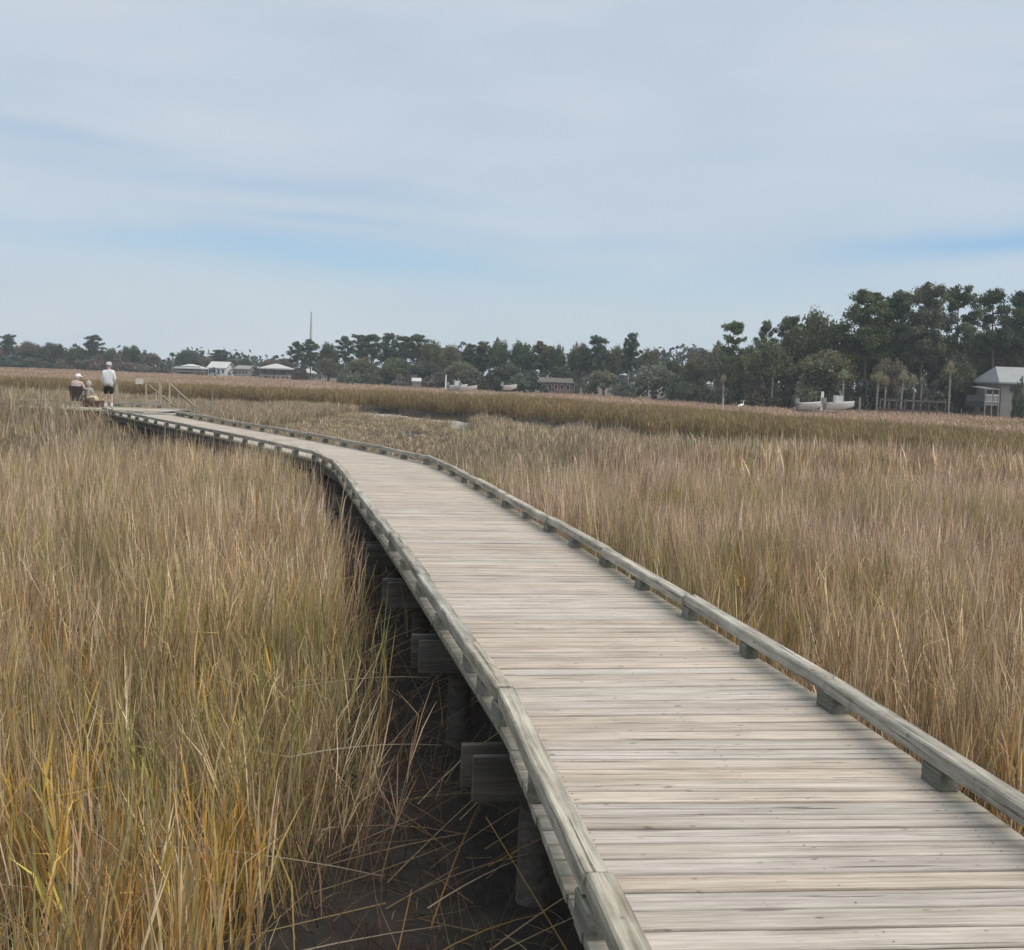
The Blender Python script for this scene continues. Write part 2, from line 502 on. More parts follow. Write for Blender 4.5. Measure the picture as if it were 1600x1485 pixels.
gme = mesh_np('ground', np.stack([GX, GY, GZ], -1).reshape(-1, 3), quads, zone, smooth=True)
m, t, b = mat_new('marsh_ground')
a = nd(t, 'ShaderNodeAttribute', attribute_name='tint'); sp = nd(t, 'ShaderNodeSeparateColor'); t.links.new(a.outputs['Color'], sp.inputs[0])
g = nd(t, 'ShaderNodeNewGeometry')


def gnoise(scale, detail=6.0, rough=.6):
    n = nd(t, 'ShaderNodeTexNoise', inp={'Scale': scale, 'Detail': detail, 'Roughness': rough}); t.links.new(g.outputs['Position'], n.inputs['Vector'])
    return n.outputs[0]


def ramp(t, fac, stops):
    r = nd(t, 'ShaderNodeValToRGB'); e = r.color_ramp.elements
    for i, (p, c) in enumerate(stops):
        x = e[i] if i < 2 else e.new(p)
        x.position = p; x.color = (*c, 1)
    t.links.new(fac, r.inputs[0])
    return r.outputs[0]


mud = ramp(t, gnoise(3.5, 9.0, .7), [(.35, (.020, .017, .015)), (.68, (.062, .052, .045))])
thatch = ramp(t, gnoise(.25, 8.0, .7), [(.35, (.20, .152, .118)), (.66, (.32, .25, .205))])
earth = ramp(t, gnoise(.4, 8.0, .7), [(.35, (.085, .066, .048)), (.66, (.16, .125, .085))])
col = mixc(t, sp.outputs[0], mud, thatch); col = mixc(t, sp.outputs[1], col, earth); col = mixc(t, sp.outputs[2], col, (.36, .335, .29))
t.links.new(col, b.inputs['Base Color'])
b.inputs['Roughness'].default_value = .85
bp = nd(t, 'ShaderNodeBump', inp={'Strength': .8, 'Distance': .05}); t.links.new(gnoise(9.0, 8.0, .7), bp.inputs['Height']); t.links.new(bp.outputs[0], b.inputs['Normal'])
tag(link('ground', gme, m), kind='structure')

wx = np.linspace(-330, 70, 80); wy = np.linspace(26, 108, 40)
WX, WY = np.meshgrid(wx, wy); wi = np.arange(3200).reshape(40, 80)
wq = np.stack([wi[:-1, :-1], wi[:-1, 1:], wi[1:, 1:], wi[1:, :-1]], -1).reshape(-1, 4)
wme = mesh_np('water', np.stack([WX, WY, np.full_like(WX, -1.43)], -1).reshape(-1, 3), wq)
m, t, b = mat_new('creek_water')
b.inputs['Base Color'].default_value = (.05, .052, .045, 1); b.inputs['Roughness'].default_value = .06
n = nd(t, 'ShaderNodeTexNoise', inp={'Scale': 1.4, 'Detail': 3.0}); g2 = nd(t, 'ShaderNodeNewGeometry'); t.links.new(g2.outputs['Position'], n.inputs['Vector'])
bp = nd(t, 'ShaderNodeBump', inp={'Strength': .15, 'Distance': .03}); t.links.new(n.outputs[0], bp.inputs['Height']); t.links.new(bp.outputs[0], b.inputs['Normal'])
tag(link('water', wme, m), kind='structure')

# ------------------------------------------------------------------ marsh grass
STRAW = np.array([(.54, .42, .255), (.47, .355, .225), (.44, .32, .215), (.40, .30, .21), (.66, .54, .36), (.29, .21, .145), (.36, .295, .165)])
OLIVE = np.array([(.33, .285, .125), (.29, .26, .12), (.37, .315, .14), (.25, .235, .12)])
ORANGE = np.array([(.46, .27, .085), (.46, .31, .11), (.52, .36, .12), (.38, .22, .09)])
GREEN = np.array([(.20, .23, .06), (.27, .28, .07), (.33, .31, .075)])


def blade_strip(P, W, side, V, Fc, C, c):
    """P: points along a blade, W: widths; adds a ribbon"""
    b = len(V)
    for p, w in zip(P, W):
        V.append(p - side * w / 2); V.append(p + side * w / 2); C.append(c); C.append(c)
    for i in range(len(P) - 1):
        Fc.append((b + 2 * i, b + 2 * i + 1, b + 2 * i + 3, b + 2 * i + 2))


def clump_mesh(name, r, n, height, wid, pal, weights, lean=.085, leaves=4, seed=0, segs=3, bent=.14):
    R = np.random.default_rng(seed); V, Fc, C = [], [], []
    for _ in range(n):
        a = R.uniform(0, 2 * PI); q = r * math.sqrt(R.uniform())
        base = np.array([q * math.cos(a), q * math.sin(a), -.05])
        h = height * R.uniform(.62, 1.12)
        d = R.uniform(0, 2 * PI); ln = abs(R.normal(0, lean))
        if R.uniform() < bent:
            ln = R.uniform(.35, 1.1)
        c = pal[R.choice(len(pal), p=weights)] * R.uniform(.62, 1.32)
        dirv = np.array([math.cos(d), math.sin(d), 0])
        top = []
        for k in range(segs + 1):
            f = k / segs
            top.append(base + np.array([0, 0, 1]) * h * f * (1 - .25 * ln * f) + dirv * h * ln * f ** 1.6)
        sa = R.uniform(0, PI); side = np.array([math.cos(sa), math.sin(sa), 0])
        blade_strip(top, [wid * .7, wid * .65, wid * .5, wid * .2][:segs + 1] if segs == 3 else np.linspace(wid * .7, wid * .2, segs + 1), side, V, Fc, C, c)
        for j in range(leaves):
            f = R.uniform(.25, .95); k = f * segs; i = min(int(k), segs - 1)
            p0 = top[i] + (top[i + 1] - top[i]) * (k - i)
            la = R.uniform(0, 2 * PI); out = np.array([math.cos(la), math.sin(la), 0]); L = h * R.uniform(.28, .55); op = abs(R.normal(.20, .14))
            dr = R.uniform(-.08, .16) if R.uniform() < .85 else R.uniform(.2, .6)
            p1 = p0 + L * .5 * (out * op + np.array([0, 0, 1.0])); p2 = p1 + L * .5 * (out * (op + dr) + np.array([0, 0, 1 - dr * 1.4]))
            sd2 = np.array([-out[1], out[0], 0])
            lc = c * R.uniform(.8, 1.25)
            blade_strip([p0, p1, p2], [wid * .8, wid, wid * .15], sd2, V, Fc, C, lc)
    return mesh_np(name, np.array(V), np.array(Fc), np.array(C))


protos = bpy.data.collections.new('grass_clumps')          # never linked: only feeds the scatter below
PAL = np.vstack([STRAW, OLIVE, ORANGE, GREEN]); nS, nO, nR, nG = len(STRAW), len(OLIVE), len(ORANGE), len(GREEN)


def wts(s, o, r, g):
    w = np.concatenate([np.full(nS, s / nS), np.full(nO, o / nO), np.full(nR, r / nR), np.full(nG, g / nG)])
    return w / w.sum()


KINDS = {}
proto_list = []


def add_proto(kind, k, **kw):
    for j in range(k):
        name = 'clump_%03d' % len(proto_list)
        o = bpy.data.objects.new(name, clump_mesh(name, seed=len(proto_list) + 11, **kw)); o.data.materials.append(M['grass'])
        protos.objects.link(o); KINDS.setdefault(kind, []).append(len(proto_list)); proto_list.append(o)


add_proto('straw', 4, r=.40, n=92, height=1.0, wid=.0058, pal=PAL, weights=wts(.9, .08, .02, 0), leaves=4)
add_proto('olive', 3, r=.40, n=88, height=.98, wid=.0064, pal=PAL, weights=wts(.45, .45, .03, .07), leaves=4)
add_proto('orange', 2, r=.34, n=62, height=.92, wid=.0070, pal=PAL, weights=wts(.42, .2, .36, .02), leaves=4)
add_proto('green', 2, r=.28, n=46, height=.85, wid=.0082, pal=PAL, weights=wts(.3, .3, .1, .3), leaves=4, lean=.16)
add_proto('broad', 2, r=.12, n=9, height=.86, wid=.0115, pal=np.array([(.46, .41, .095), (.40, .37, .11), (.54, .46, .14), (.34, .31, .12)]), weights=np.full(4, .25), leaves=3, lean=.12, bent=.05)
add_proto('broadorange', 2, r=.12, n=10, height=.90, wid=.0115, pal=np.array([(.62, .36, .075), (.60, .42, .10), (.50, .25, .07), (.66, .48, .16)]), weights=np.full(4, .25), leaves=3, lean=.12, bent=.05)
add_proto('bent', 3, r=.42, n=12, height=1.02, wid=.0055, pal=np.array([(.62, .52, .37), (.55, .43, .28), (.66, .57, .43)]), weights=np.full(3, 1 / 3), leaves=2, lean=.35, bent=.75)
add_proto('mid', 3, r=.55, n=60, height=1.0, wid=.016, pal=PAL, weights=wts(.92, .07, .01, 0), leaves=3)
add_proto('midolive', 2, r=.55, n=60, height=1.0, wid=.016, pal=PAL, weights=wts(.5, .42, .08, 0), leaves=3)
add_proto('far', 3, r=1.3, n=130, height=1.0, wid=.024, pal=PAL, weights=wts(.95, .05, 0, 0), leaves=2, segs=2)
add_proto('bank', 3, r=.9, n=150, height=1.0, wid=.017, pal=PAL, weights=wts(.62, .36, .02, 0), leaves=3, segs=2)

pts, scl, rot, ind, tone = [], [], [], [], []


def inside_deck(x, y, margin):
    d, _ = poly_dist(x, y, PL[::5])
    p = (x > -19.2 - margin) & (x < -12.0 + margin) & (y > 43.4 - margin) & (y < 48.4 + margin)
    g2_ = (x > -14.9) & (x < -13.0) & (y > 47.5) & (y < 56)
    return (d < .98 + margin) | p | g2_, d


def sow(y0, y1, per_m2, select, zs, tones, jitter=.15):
    hw = lambda y: .56 * y + 7
    n = int((y1 - y0) * (hw(y0) + hw(y1)) * per_m2)
    y = rng.uniform(0, 1, n); y = np.sqrt(y * (y1 ** 2 - y0 ** 2) + y0 ** 2) if y0 > 20 else y0 + (y1 - y0) * y
    x = rng.uniform(-1, 1, n) * hw(y1); keep = np.abs(x) < hw(y) + 1e-6
    x, y = x[keep], y[keep]
    k = select(x, y)                                        # -1 = nothing grows
    ok = k >= 0; x, y, k = x[ok], y[ok], k[ok]
    n = len(x)
    z = ground_z(x, y); s = zs(x, y) * rng.uniform(.85, 1.15, n)
    w = rng.uniform(.85, 1.2, n)
    pts.append(np.stack([x, y, z - .02], 1)); scl.append(np.stack([w, w, s], 1))
    wx_ = (fbm(x * .4, y * .4, 81) - .5) * .55; wy_ = (fbm(x * .4 + 9, y * .4, 82) - .5) * .55          # wind-laid patches
    _, dpath = inside_deck(x, y, 0)
    wy_ = wy_ + np.where((x < on_x(y)) & (y < 13), .13 * (1 - sstep(dpath, 1.6, 3.2)), 0)
    rot.append(np.stack([wx_ + rng.normal(0, .06, n), wy_ + rng.normal(0, .06, n), rng.uniform(0, 2 * PI, n)], 1))
    ind.append(k); T = tones(x, y) * rng.uniform(1 - jitter, 1 + jitter, n)[:, None]; tone.append(np.clip(T, 0, 2))


def pick(names, n):
    a = np.concatenate([KINDS[q] for q in names])
    return rng.choice(a, n)


def near_limit(x, y):
    c = channel_side(x, y)
    nfl = np.where(x < 2, 34.0, np.interp(x, [2, 12], [20.0, 5.0]))
    return c + nfl                                           # < 0: marsh this side of the creek


def sel_near(x, y):
    n = len(x); k = pick(['straw'], n)
    f = fbm(x * .45 + 3, y * .33, 21); g_ = fbm(x * .7, y * .5 + 9, 23)
    leftpatch = ((x > -3.4) & (x < .2) & (y < 11))
    of = f + np.where(leftpatch, .10, 0)
    k = np.where(of > .56, pick(['olive'], n), k)
    k = np.where((g_ > .62 - .06 * leftpatch) & (y < 15), pick(['orange'], n), k)
    k = np.where((g_ < .27 + .06 * leftpatch) & (y < 14), pick(['green'], n), k)
    ins, d = inside_deck(x, y, .60)
    nearl = (x < PL[np.clip(np.searchsorted(PL[:, 1], y), 0, len(PL) - 1), 0]) & (y < 22)
    marg = np.where(nearl, np.interp(y, [4, 6.5, 8.5, 12, 16, 22], [.92, .90, .78, .64, .42, .2]), .35) + (fbm(x * 1.3, y * 1.3, 31) - .5) * .55
    bare = (d < .95 + marg) & (rng.uniform(0, 1, n) > .05)
    return np.where(bare | ins, -1, k)


def z_near(x, y):
    return .98 + (fbm(x * .35, y * .35, 51) - .5) * .42


def t_near(x, y):
    f = fbm(x * .22, y * .16, 61)[:, None]
    a_ = np.array([1.17, 1.11, 1.02]); b_ = np.array([1.04, 1.02, .98])
    T = a_ * f + b_ * (1 - f)
    right = (x > on_x(y) + .5)[:, None]
    T = np.where(right, T * np.array([1.0, .98, 1.04]), T)
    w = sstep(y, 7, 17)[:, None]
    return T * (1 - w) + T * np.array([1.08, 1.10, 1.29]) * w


def on_x(y):
    o = np.argsort(PL[:, 1]); return np.interp(y, PL[o, 1], PL[o, 0])


def sel_broad(x, y):
    ins, d = inside_deck(x, y, 1.3)
    g_ = fbm(x * .8 + 4, y * .6, 91) + .12 * ((x > -3.4) & (x < 0) & (y < 10))
    return np.where(ins | (g_ < .5), -1, pick(['broad', 'broadorange'], len(x)))


def sel_bent(x, y):
    ins, d = inside_deck(x, y, 1.5)
    return np.where(ins, -1, pick(['bent'], len(x)))


def one(x, y):
    return np.ones((len(x), 3))


def sel_mid(x, y):
    n = len(x); lim = near_limit(x, y); f = fbm(x * .2 + 3, y * .16, 24)
    k = np.where(f > .58, pick(['midolive'], n), pick(['mid'], n))
    ins, d = inside_deck(x, y, .32)
    c = channel_side(x, y)
    reach = np.where(((x > -11.5) & (x < -2)) | ((x > -25) & (x < -17.5)), -10.5, -7.0)
    patch = sstep(fbm(x * .22, y * .16, 27), .52, .66) * sstep(lim, 0, 8) * .8
    bare = (rng.uniform(0, 1, n) < np.maximum(patch, .25 * sstep(lim, 0, 10))) | (c > reach + rng.normal(0, .8, n))
    return np.where(ins | bare, -1, k)


def z_mid(x, y):
    win = ((x > -11.5) & (x < -2)) & (channel_side(x, y) > -27)
    return np.where(win, .45, 1.0) * np.interp(near_limit(x, y), [-4, 6, 20], [1.0, .85, .62]) + (fbm(x * .2, y * .2, 52) - .5) * .34 + .30 * ((x < -13.2) & (y > 37.0)) * (y < 43.5) + .30 * ((x < -13.6) & (y > 41.0) & (y < 43.5))


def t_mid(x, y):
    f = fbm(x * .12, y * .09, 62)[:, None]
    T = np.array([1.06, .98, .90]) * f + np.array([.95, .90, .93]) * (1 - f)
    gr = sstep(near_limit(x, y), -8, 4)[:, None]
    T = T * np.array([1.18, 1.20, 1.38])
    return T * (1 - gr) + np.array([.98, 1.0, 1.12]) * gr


def sel_bank(x, y):
    n = len(x); c = channel_side(x, y)
    ok = (c > 2.2) & (c < 15 + 6 * fbm(x * .1, y * .1, 44)) & (land_side(x, y) < -4)
    return np.where(ok, pick(['bank'], n), -1)


def z_bank(x, y):
    c = channel_side(x, y)
    return (.86 + (fbm(x * .1, y * .1, 45) - .5) * .45) * np.interp(c, [2, 10, 20], [1, .92, .60])


def t_bank(x, y):
    f = fbm(x * .08, y * .08, 46)[:, None]
    return np.array([.88, .80, .66]) * f + np.array([.64, .62, .58]) * (1 - f)


def sel_far(x, y):
    n = len(x); c = channel_side(x, y)
    ok = (c > 11) & (land_side(x, y) < 1.5)
    return np.where(ok, pick(['far'], n), -1)


def z_far(x, y):
    return .46 + (fbm(x * .05, y * .05, 47) - .5) * .25


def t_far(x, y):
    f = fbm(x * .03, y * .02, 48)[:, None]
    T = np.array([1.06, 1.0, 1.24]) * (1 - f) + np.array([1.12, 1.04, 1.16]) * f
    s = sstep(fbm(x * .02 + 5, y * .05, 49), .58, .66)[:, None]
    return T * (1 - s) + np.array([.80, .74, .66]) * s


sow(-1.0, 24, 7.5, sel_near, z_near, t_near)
sow(-1, 13, 1.1, sel_broad, z_near, one)
sow(-1, 20, 2.2, sel_bent, z_near, one)
for i, (u, v) in enumerate(((48, 1255), (60, 1275), (88, 1310), (350, 1285), (362, 1330), (340, 1300), (275, 1060), (268, 1085), (432, 960), (402, 1175), (395, 1200), (180, 1420), (140, 1450), (110, 1180), (470, 1090), (230, 1240), (1330, 1040), (1180, 1010), (1480, 1050), (1345, 1060))):
    d_ = _F + _R * ((u - 800) / FPX) - _U * ((v - 742.5) / FPX); k_ = (-.45 - EYE) / d_.z; x_, y_ = d_.x * k_, d_.y * k_
    pts.append(np.array([[x_, y_, float(ground_z(np.array([x_]), np.array([y_]))[0]) - .02]])); scl.append(np.array([[1.1, 1.1, 1.0]]))
    rot.append(np.array([[rng.normal(0, .08), rng.normal(0, .1), rng.uniform(0, 6.28)]])); ind.append(pick(['broad'] if i % 3 == 0 else ['broadorange'], 1)); tone.append(np.ones((1, 3)))
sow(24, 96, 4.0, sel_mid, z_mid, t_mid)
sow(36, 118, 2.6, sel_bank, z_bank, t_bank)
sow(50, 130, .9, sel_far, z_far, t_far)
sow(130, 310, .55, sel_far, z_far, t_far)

P = np.vstack(pts); me = bpy.data.meshes.new('marsh_grass')
me.vertices.add(len(P)); me.vertices.foreach_set('co', P.astype(np.float32).ravel())
for nm, arr in (('scl', np.vstack(scl)), ('rot', np.vstack(rot))):
    a = me.attributes.new(nm, 'FLOAT_VECTOR', 'POINT'); a.data.foreach_set('vector', arr.astype(np.float32).ravel())
a = me.attributes.new('ind', 'INT', 'POINT'); a.data.foreach_set('value', np.concatenate(ind).astype(np.int32))
a = me.attributes.new('tone', 'FLOAT_COLOR', 'POINT')
a.data.foreach_set('color', np.hstack([np.vstack(tone), np.ones((len(P), 1))]).astype(np.float32).ravel())
print('grass clumps', len(P))
grass = link('marsh_grass', me, M['grass'])
tag(grass, 'tall dry tan cordgrass covering the salt marsh around the boardwalk', 'grass', kind='stuff')
ng = bpy.data.node_groups.new('scatter', 'GeometryNodeTree')
ng.interface.new_socket('Geometry', in_out='INPUT', socket_type='NodeSocketGeometry'); ng.interface.new_socket('Geometry', in_out='OUTPUT', socket_type='NodeSocketGeometry')
gi = ng.nodes.new('NodeGroupInput'); go = ng.nodes.new('NodeGroupOutput'); iop = ng.nodes.new('GeometryNodeInstanceOnPoints')
ci = ng.nodes.new('GeometryNodeCollectionInfo'); ci.inputs['Collection'].default_value = protos
ci.inputs['Separate Children'].default_value = True; ci.inputs['Reset Children'].default_value = True


def named(nm, typ):
    n = ng.nodes.new('GeometryNodeInputNamedAttribute'); n.data_type = typ; n.inputs[0].default_value = nm
    return n.outputs[0]


ng.links.new(gi.outputs[0], iop.inputs['Points']); ng.links.new(ci.outputs[0], iop.inputs['Instance'])
iop.inputs['Pick Instance'].default_value = True
ng.links.new(named('ind', 'INT'), iop.inputs['Instance Index'])
e2r = ng.nodes.new('FunctionNodeEulerToRotation'); ng.links.new(named('rot', 'FLOAT_VECTOR'), e2r.inputs[0])
ng.links.new(e2r.outputs[0], iop.inputs['Rotation']); ng.links.new(named('scl', 'FLOAT_VECTOR'), iop.inputs['Scale'])
ng.links.new(iop.outputs[0], go.inputs[0])
gm = grass.modifiers.new('scatter', 'NODES'); gm.node_group = ng

# fallen stalks and leaning blades over the bare mud beside the boardwalk
V, Fc, C = [], [], []
R = np.random.default_rng(5)


def stalk(p0, p1, w, sag, c):
    p0 = np.array(p0, float); p1 = np.array(p1, float); n = 5
    d = p1 - p0; side = np.cross(d, [0, 0, 1.0]); side /= np.linalg.norm(side) + 1e-9
    up = np.cross(side, d); up /= np.linalg.norm(up) + 1e-9
    q = [p0 + d * k / n + np.array([0, 0, sag * 4 * (k / n) * (1 - k / n)]) for k in range(n + 1)]
    for s_ in (side, up):
        blade_strip(q, [w * (1 - .6 * k / n) for k in range(n + 1)], s_, V, Fc, C, np.array(c))


for k in range(150):
    y = R.uniform(3.6, 17); px, tx, nx_ = on_path(float(np.interp(y, PL[:, 1], ARC)))
    off = R.uniform(.6, 1.9); bx = px.x - off; by = y
    gz = float(ground_z(np.array([bx]), np.array([by]))[0])
    a = R.uniform(-.5, .9) if R.uniform() < .6 else R.uniform(0, 2 * PI); L = R.uniform(.4, 1.15)
    el_ = R.uniform(.05, .75) if k > 30 else R.uniform(.5, .9)
    h0 = R.uniform(0, .35) if k > 60 else 0
    c = STRAW[R.integers(nS)] * R.uniform(.8, 1.3) if R.uniform() < .8 else ORANGE[R.integers(nR)]
    stalk((bx, by, gz + h0), (bx + L * math.cos(a) * math.cos(el_), by + L * math.sin(a) * math.cos(el_), gz + h0 + .02 + L * math.sin(el_)), R.uniform(.005, .010), R.uniform(-.02, .06), c)
for k in range(1300):
    y = R.uniform(4.2, 22); s_y = float(np.interp(y, PL[:, 1], ARC)); px, tx, nx_ = on_path(s_y)
    bx = px.x - half_width(s_y) - R.uniform(.05, 1.0); gz = float(ground_z(np.array([bx]), np.array([y]))[0]); a = R.uniform(0, 2 * PI); L = R.uniform(.3, .85)
    el_ = R.uniform(.5, 1.45); lim_ = .05 if y < 7 else .35
    if R.uniform() < (.55 if y < 7 else .1) or bx + L * math.cos(a) * math.cos(el_) > px.x - half_width(s_y) + .1:
        continue
    c = np.array([(.13, .075, .062), (.20, .12, .085), (.10, .06, .055), (.26, .19, .13)][R.integers(4)]) * R.uniform(.8, 1.3)
    stalk((bx, y, gz - .02), (bx + L * math.cos(a) * math.cos(el_), y + L * math.sin(a) * math.cos(el_), gz + L * math.sin(el_)), R.uniform(.004, .008), R.uniform(-.03, .05), c)
for k in range(1500):
    y = R.uniform(3.2, 16); px, tx, nx_ = on_path(float(np.interp(y, PL[:, 1], ARC)))
    bx = px.x - R.uniform(.2, 2.1); gz = float(ground_z(np.array([bx]), np.array([y]))[0]); a = R.uniform(0, 2 * PI); L = R.uniform(.06, .4)
    el_ = R.uniform(0, .25) if R.uniform() < .7 else R.uniform(.6, 1.4); c = STRAW[R.integers(nS)] * R.uniform(.22, .75)
    L = L * (.6 if el_ > .5 else 1)
    stalk((bx, y, gz + .005), (bx + L * math.cos(a) * math.cos(el_), y + L * math.sin(a) * math.cos(el_), gz + .015 + L * math.sin(el_)), R.uniform(.004, .009), R.uniform(-.004, .03), c)
for (x0, y0, z0, x1, y1, z1, w) in ((-1.35, 4.7, -.75, -.25, 5.6, -.85, .012), (-.95, 4.3, -.85, -.12, 5.35, -.98, .011), (-1.6, 5.3, -.4, -.55, 5.9, -.75, .010), (-1.1, 6.3, -.3, -.35, 7.1, -.45, .009), (-1.3, 7.5, -.25, -.5, 8.3, -.35, .009)):
    stalk((x0, y0, z0), (x1, y1, z1), w, .03, (.46, .40, .31))
sm = mesh_np('fallen_stalks', np.array(V), np.array(Fc), np.array(C))
tag(link('fallen_stalks', sm, M['stalk']), 'pale fallen grass stalks lying over dark mud beside the boardwalk', 'dead stalks', kind='stuff')

# ------------------------------------------------------------------ trees
def leaf_cloud(R, centers, radii, counts, size, flat=.75, dirbias=.35, spread=.5):
    """many leaf-sprig quads filling a set of uneven clumps; returns verts, quads, tints"""
    Vs, Ts = [], []
    for c, r, n in zip(centers, radii, counts):
        r = np.atleast_1d(r); r3 = np.array([r[0], r[0], r[0] * flat]) if len(r) == 1 else r
        u = R.normal(size=(n, 3)); u /= np.linalg.norm(u, axis=1)[:, None]
        q = u * (R.uniform(0, 1, n) ** spread)[:, None] * r3 * R.uniform(.75, 1.32, (n, 1)) + c
        nrm = u * dirbias + R.normal(size=(n, 3)) * .6 + np.array([0, 0, .3]); nrm /= np.linalg.norm(nrm, axis=1)[:, None]
        t1 = np.cross(nrm, R.normal(size=(n, 3))); t1 /= np.linalg.norm(t1, axis=1)[:, None]
        t2 = np.cross(nrm, t1)
        s = size * R.uniform(.55, 1.3, (n, 1)); a = s * .5; b_ = s * R.uniform(.28, .55, (n, 1))
        Vs.append(np.stack([q - t1 * a, q + t2 * b_ * .9, q + t1 * a, q - t2 * b_], 1).reshape(-1, 3))
        br = R.uniform(.78, 1.25) * R.uniform(.7, 1.35, n)
        hue = R.normal(0, .06)
        T = np.stack([br * (1 + hue), br, br * (1 - hue)], 1)
        Ts.append(np.repeat(T, 4, 0))
    V = np.vstack(Vs)
    return V, np.arange(len(V)).reshape(-1, 4), np.vstack(Ts)


def pine_proto(seed, sparse=False):
    R = np.random.default_rng(seed); H = 20.0; mb = MB()
    bend = R.normal(0, .5, 2)
    tp = [Vector((bend[0] * (z / H) ** 2, bend[1] * math.sin(z / H * 2), z)) for z in np.linspace(-.3, H * .95, 7)]
    mb.tube(tp, [.34 * (1 - .8 * k / 6) for k in range(7)], 7)
    cs_, rs, ns = [], [], []
    nb = 13 if sparse else 24
    for k in range(nb):
        f = (k + R.uniform(-.3, .3)) / nb; f = min(max(f, 0), 1); z = H * (.40 + .56 * f) if not sparse else H * (.5 + .46 * f)
        L = (3.6 * math.sin(PI * (.22 + .74 * f)) ** .8 + .3) * R.uniform(.65, 1.25)
        a = k * 2.4 + R.uniform(-.5, .5)
        p0 = Vector((bend[0] * (z / H) ** 2, bend[1] * math.sin(z / H * 2), z)); up = R.uniform(.05, .45)
        d = Vector((math.cos(a), math.sin(a), up)); p1 = p0 + d * L
        mb.tube([p0, p0 + d * L * .5 + Vector((0, 0, -.15)), p1], [.10, .07, .03], 4, cap=False)
        for j in range(3 if L > 2 else 2):
            q = p0 + d * L * (1.0 - .34 * j) + Vector(R.normal(0, .35, 3)) + Vector((0, 0, .25))
            r = R.uniform(.9, 1.6) * (1 - .10 * j)
            cs_.append(np.array(q)); rs.append(r); ns.append(int(70 * r * r) + 18)
    for j in range(4):
        cs_.append(np.array([bend[0] + R.normal(0, .7), bend[1] * math.sin(2) + R.normal(0, .7), H * .95 + R.uniform(-.8, .6)])); rs.append(R.uniform(.8, 1.3)); ns.append(90)
    for c_, r_ in list(zip(cs_, rs)):
        for _ in range(2):
            u = R.normal(size=3); u /= np.linalg.norm(u); u[2] *= .6
            cs_.append(c_ + u * r_ * .86); rs.append(r_ * R.uniform(.35, .6)); ns.append(26)
    V, Q, T = leaf_cloud(R, cs_, rs, [int(q * 1.7) for q in ns], .36, flat=.68, spread=.62)
    return mb.mesh('trunk'), mesh_np('crown', V, Q, T), H, 7.6


def oak_proto(seed):
    R = np.random.default_rng(seed); H = 11.0; mb = MB()
    mb.tube([(0, 0, -.3), (.1, 0, 1.2), (.2, .1, 2.6)], [.5, .38, .34], 8)
    cs_, rs, ns = [], [], []
    for k in range(9):
        a = k * 2.4 + R.uniform(-.4, .4); L = R.uniform(3.2, 5.0); up = R.uniform(.45, 1.5)
        p0 = Vector((.2, .1, 2.4 + R.uniform(-.4, .5))); d = Vector((math.cos(a), math.sin(a), up)).normalized(); p1 = p0 + d * L
        mb.tube([p0, p0 + d * L * .5 + Vector((0, 0, .3)), p1], [.2, .13, .05], 5, cap=False)
    for k in range(64):
        u = R.normal(size=3); u /= np.linalg.norm(u)
        if u[2] < -.35:
            u[2] *= -.6
        q = np.array([u[0] * 5.2, u[1] * 5.2, 5.6 + u[2] * 4.5]) * 1.0
        q = np.array([0, 0, 5.6]) + (q - np.array([0, 0, 5.6])) * R.uniform(.42, .86)
        r = R.uniform(1.05, 1.85); cs_.append(q); rs.append(r); ns.append(int(48 * r * r) + 14)
    for c_, r_ in list(zip(cs_, rs)):
        u = R.normal(size=3); u /= np.linalg.norm(u)
        cs_.append(c_ + u * r_ * .82); rs.append(r_ * R.uniform(.35, .6)); ns.append(22)
    V, Q, T = leaf_cloud(R, cs_, rs, [int(q * 1.6) for q in ns], .40, flat=.78, spread=.58)
    return mb.mesh('trunk'), mesh_np('crown', V, Q, T), H - .6, 11.4


def shrub_proto(seed):
    R = np.random.default_rng(seed); H = 4.2; mb = MB()
    for k in range(6):
        a = R.uniform(0, 2 * PI); L = R.uniform(1.5, 3)
        mb.tube([(0, 0, -.2), (math.cos(a) * L * .3, math.sin(a) * L * .3, 1.2), (math.cos(a) * L * .7, math.sin(a) * L * .7, 2.8)], [.09, .06, .03], 5, cap=False)
    cs_, rs, ns = [], [], []
    for k in range(38):
        a = R.uniform(0, 2 * PI); q = 2.9 * math.sqrt(R.uniform()); z = R.uniform(.3, 1) * (3.7 - .28 * q * q)
        r = R.uniform(.55, 1.0); cs_.append(np.array([q * math.cos(a), q * math.sin(a), max(z, .4)])); rs.append(r); ns.append(int(75 * r * r) + 16)
    V, Q, T = leaf_cloud(R, cs_, rs, ns, .40, flat=.85)
    return mb.mesh('trunk'), mesh_np('crown', V, Q, T), H, 6.6


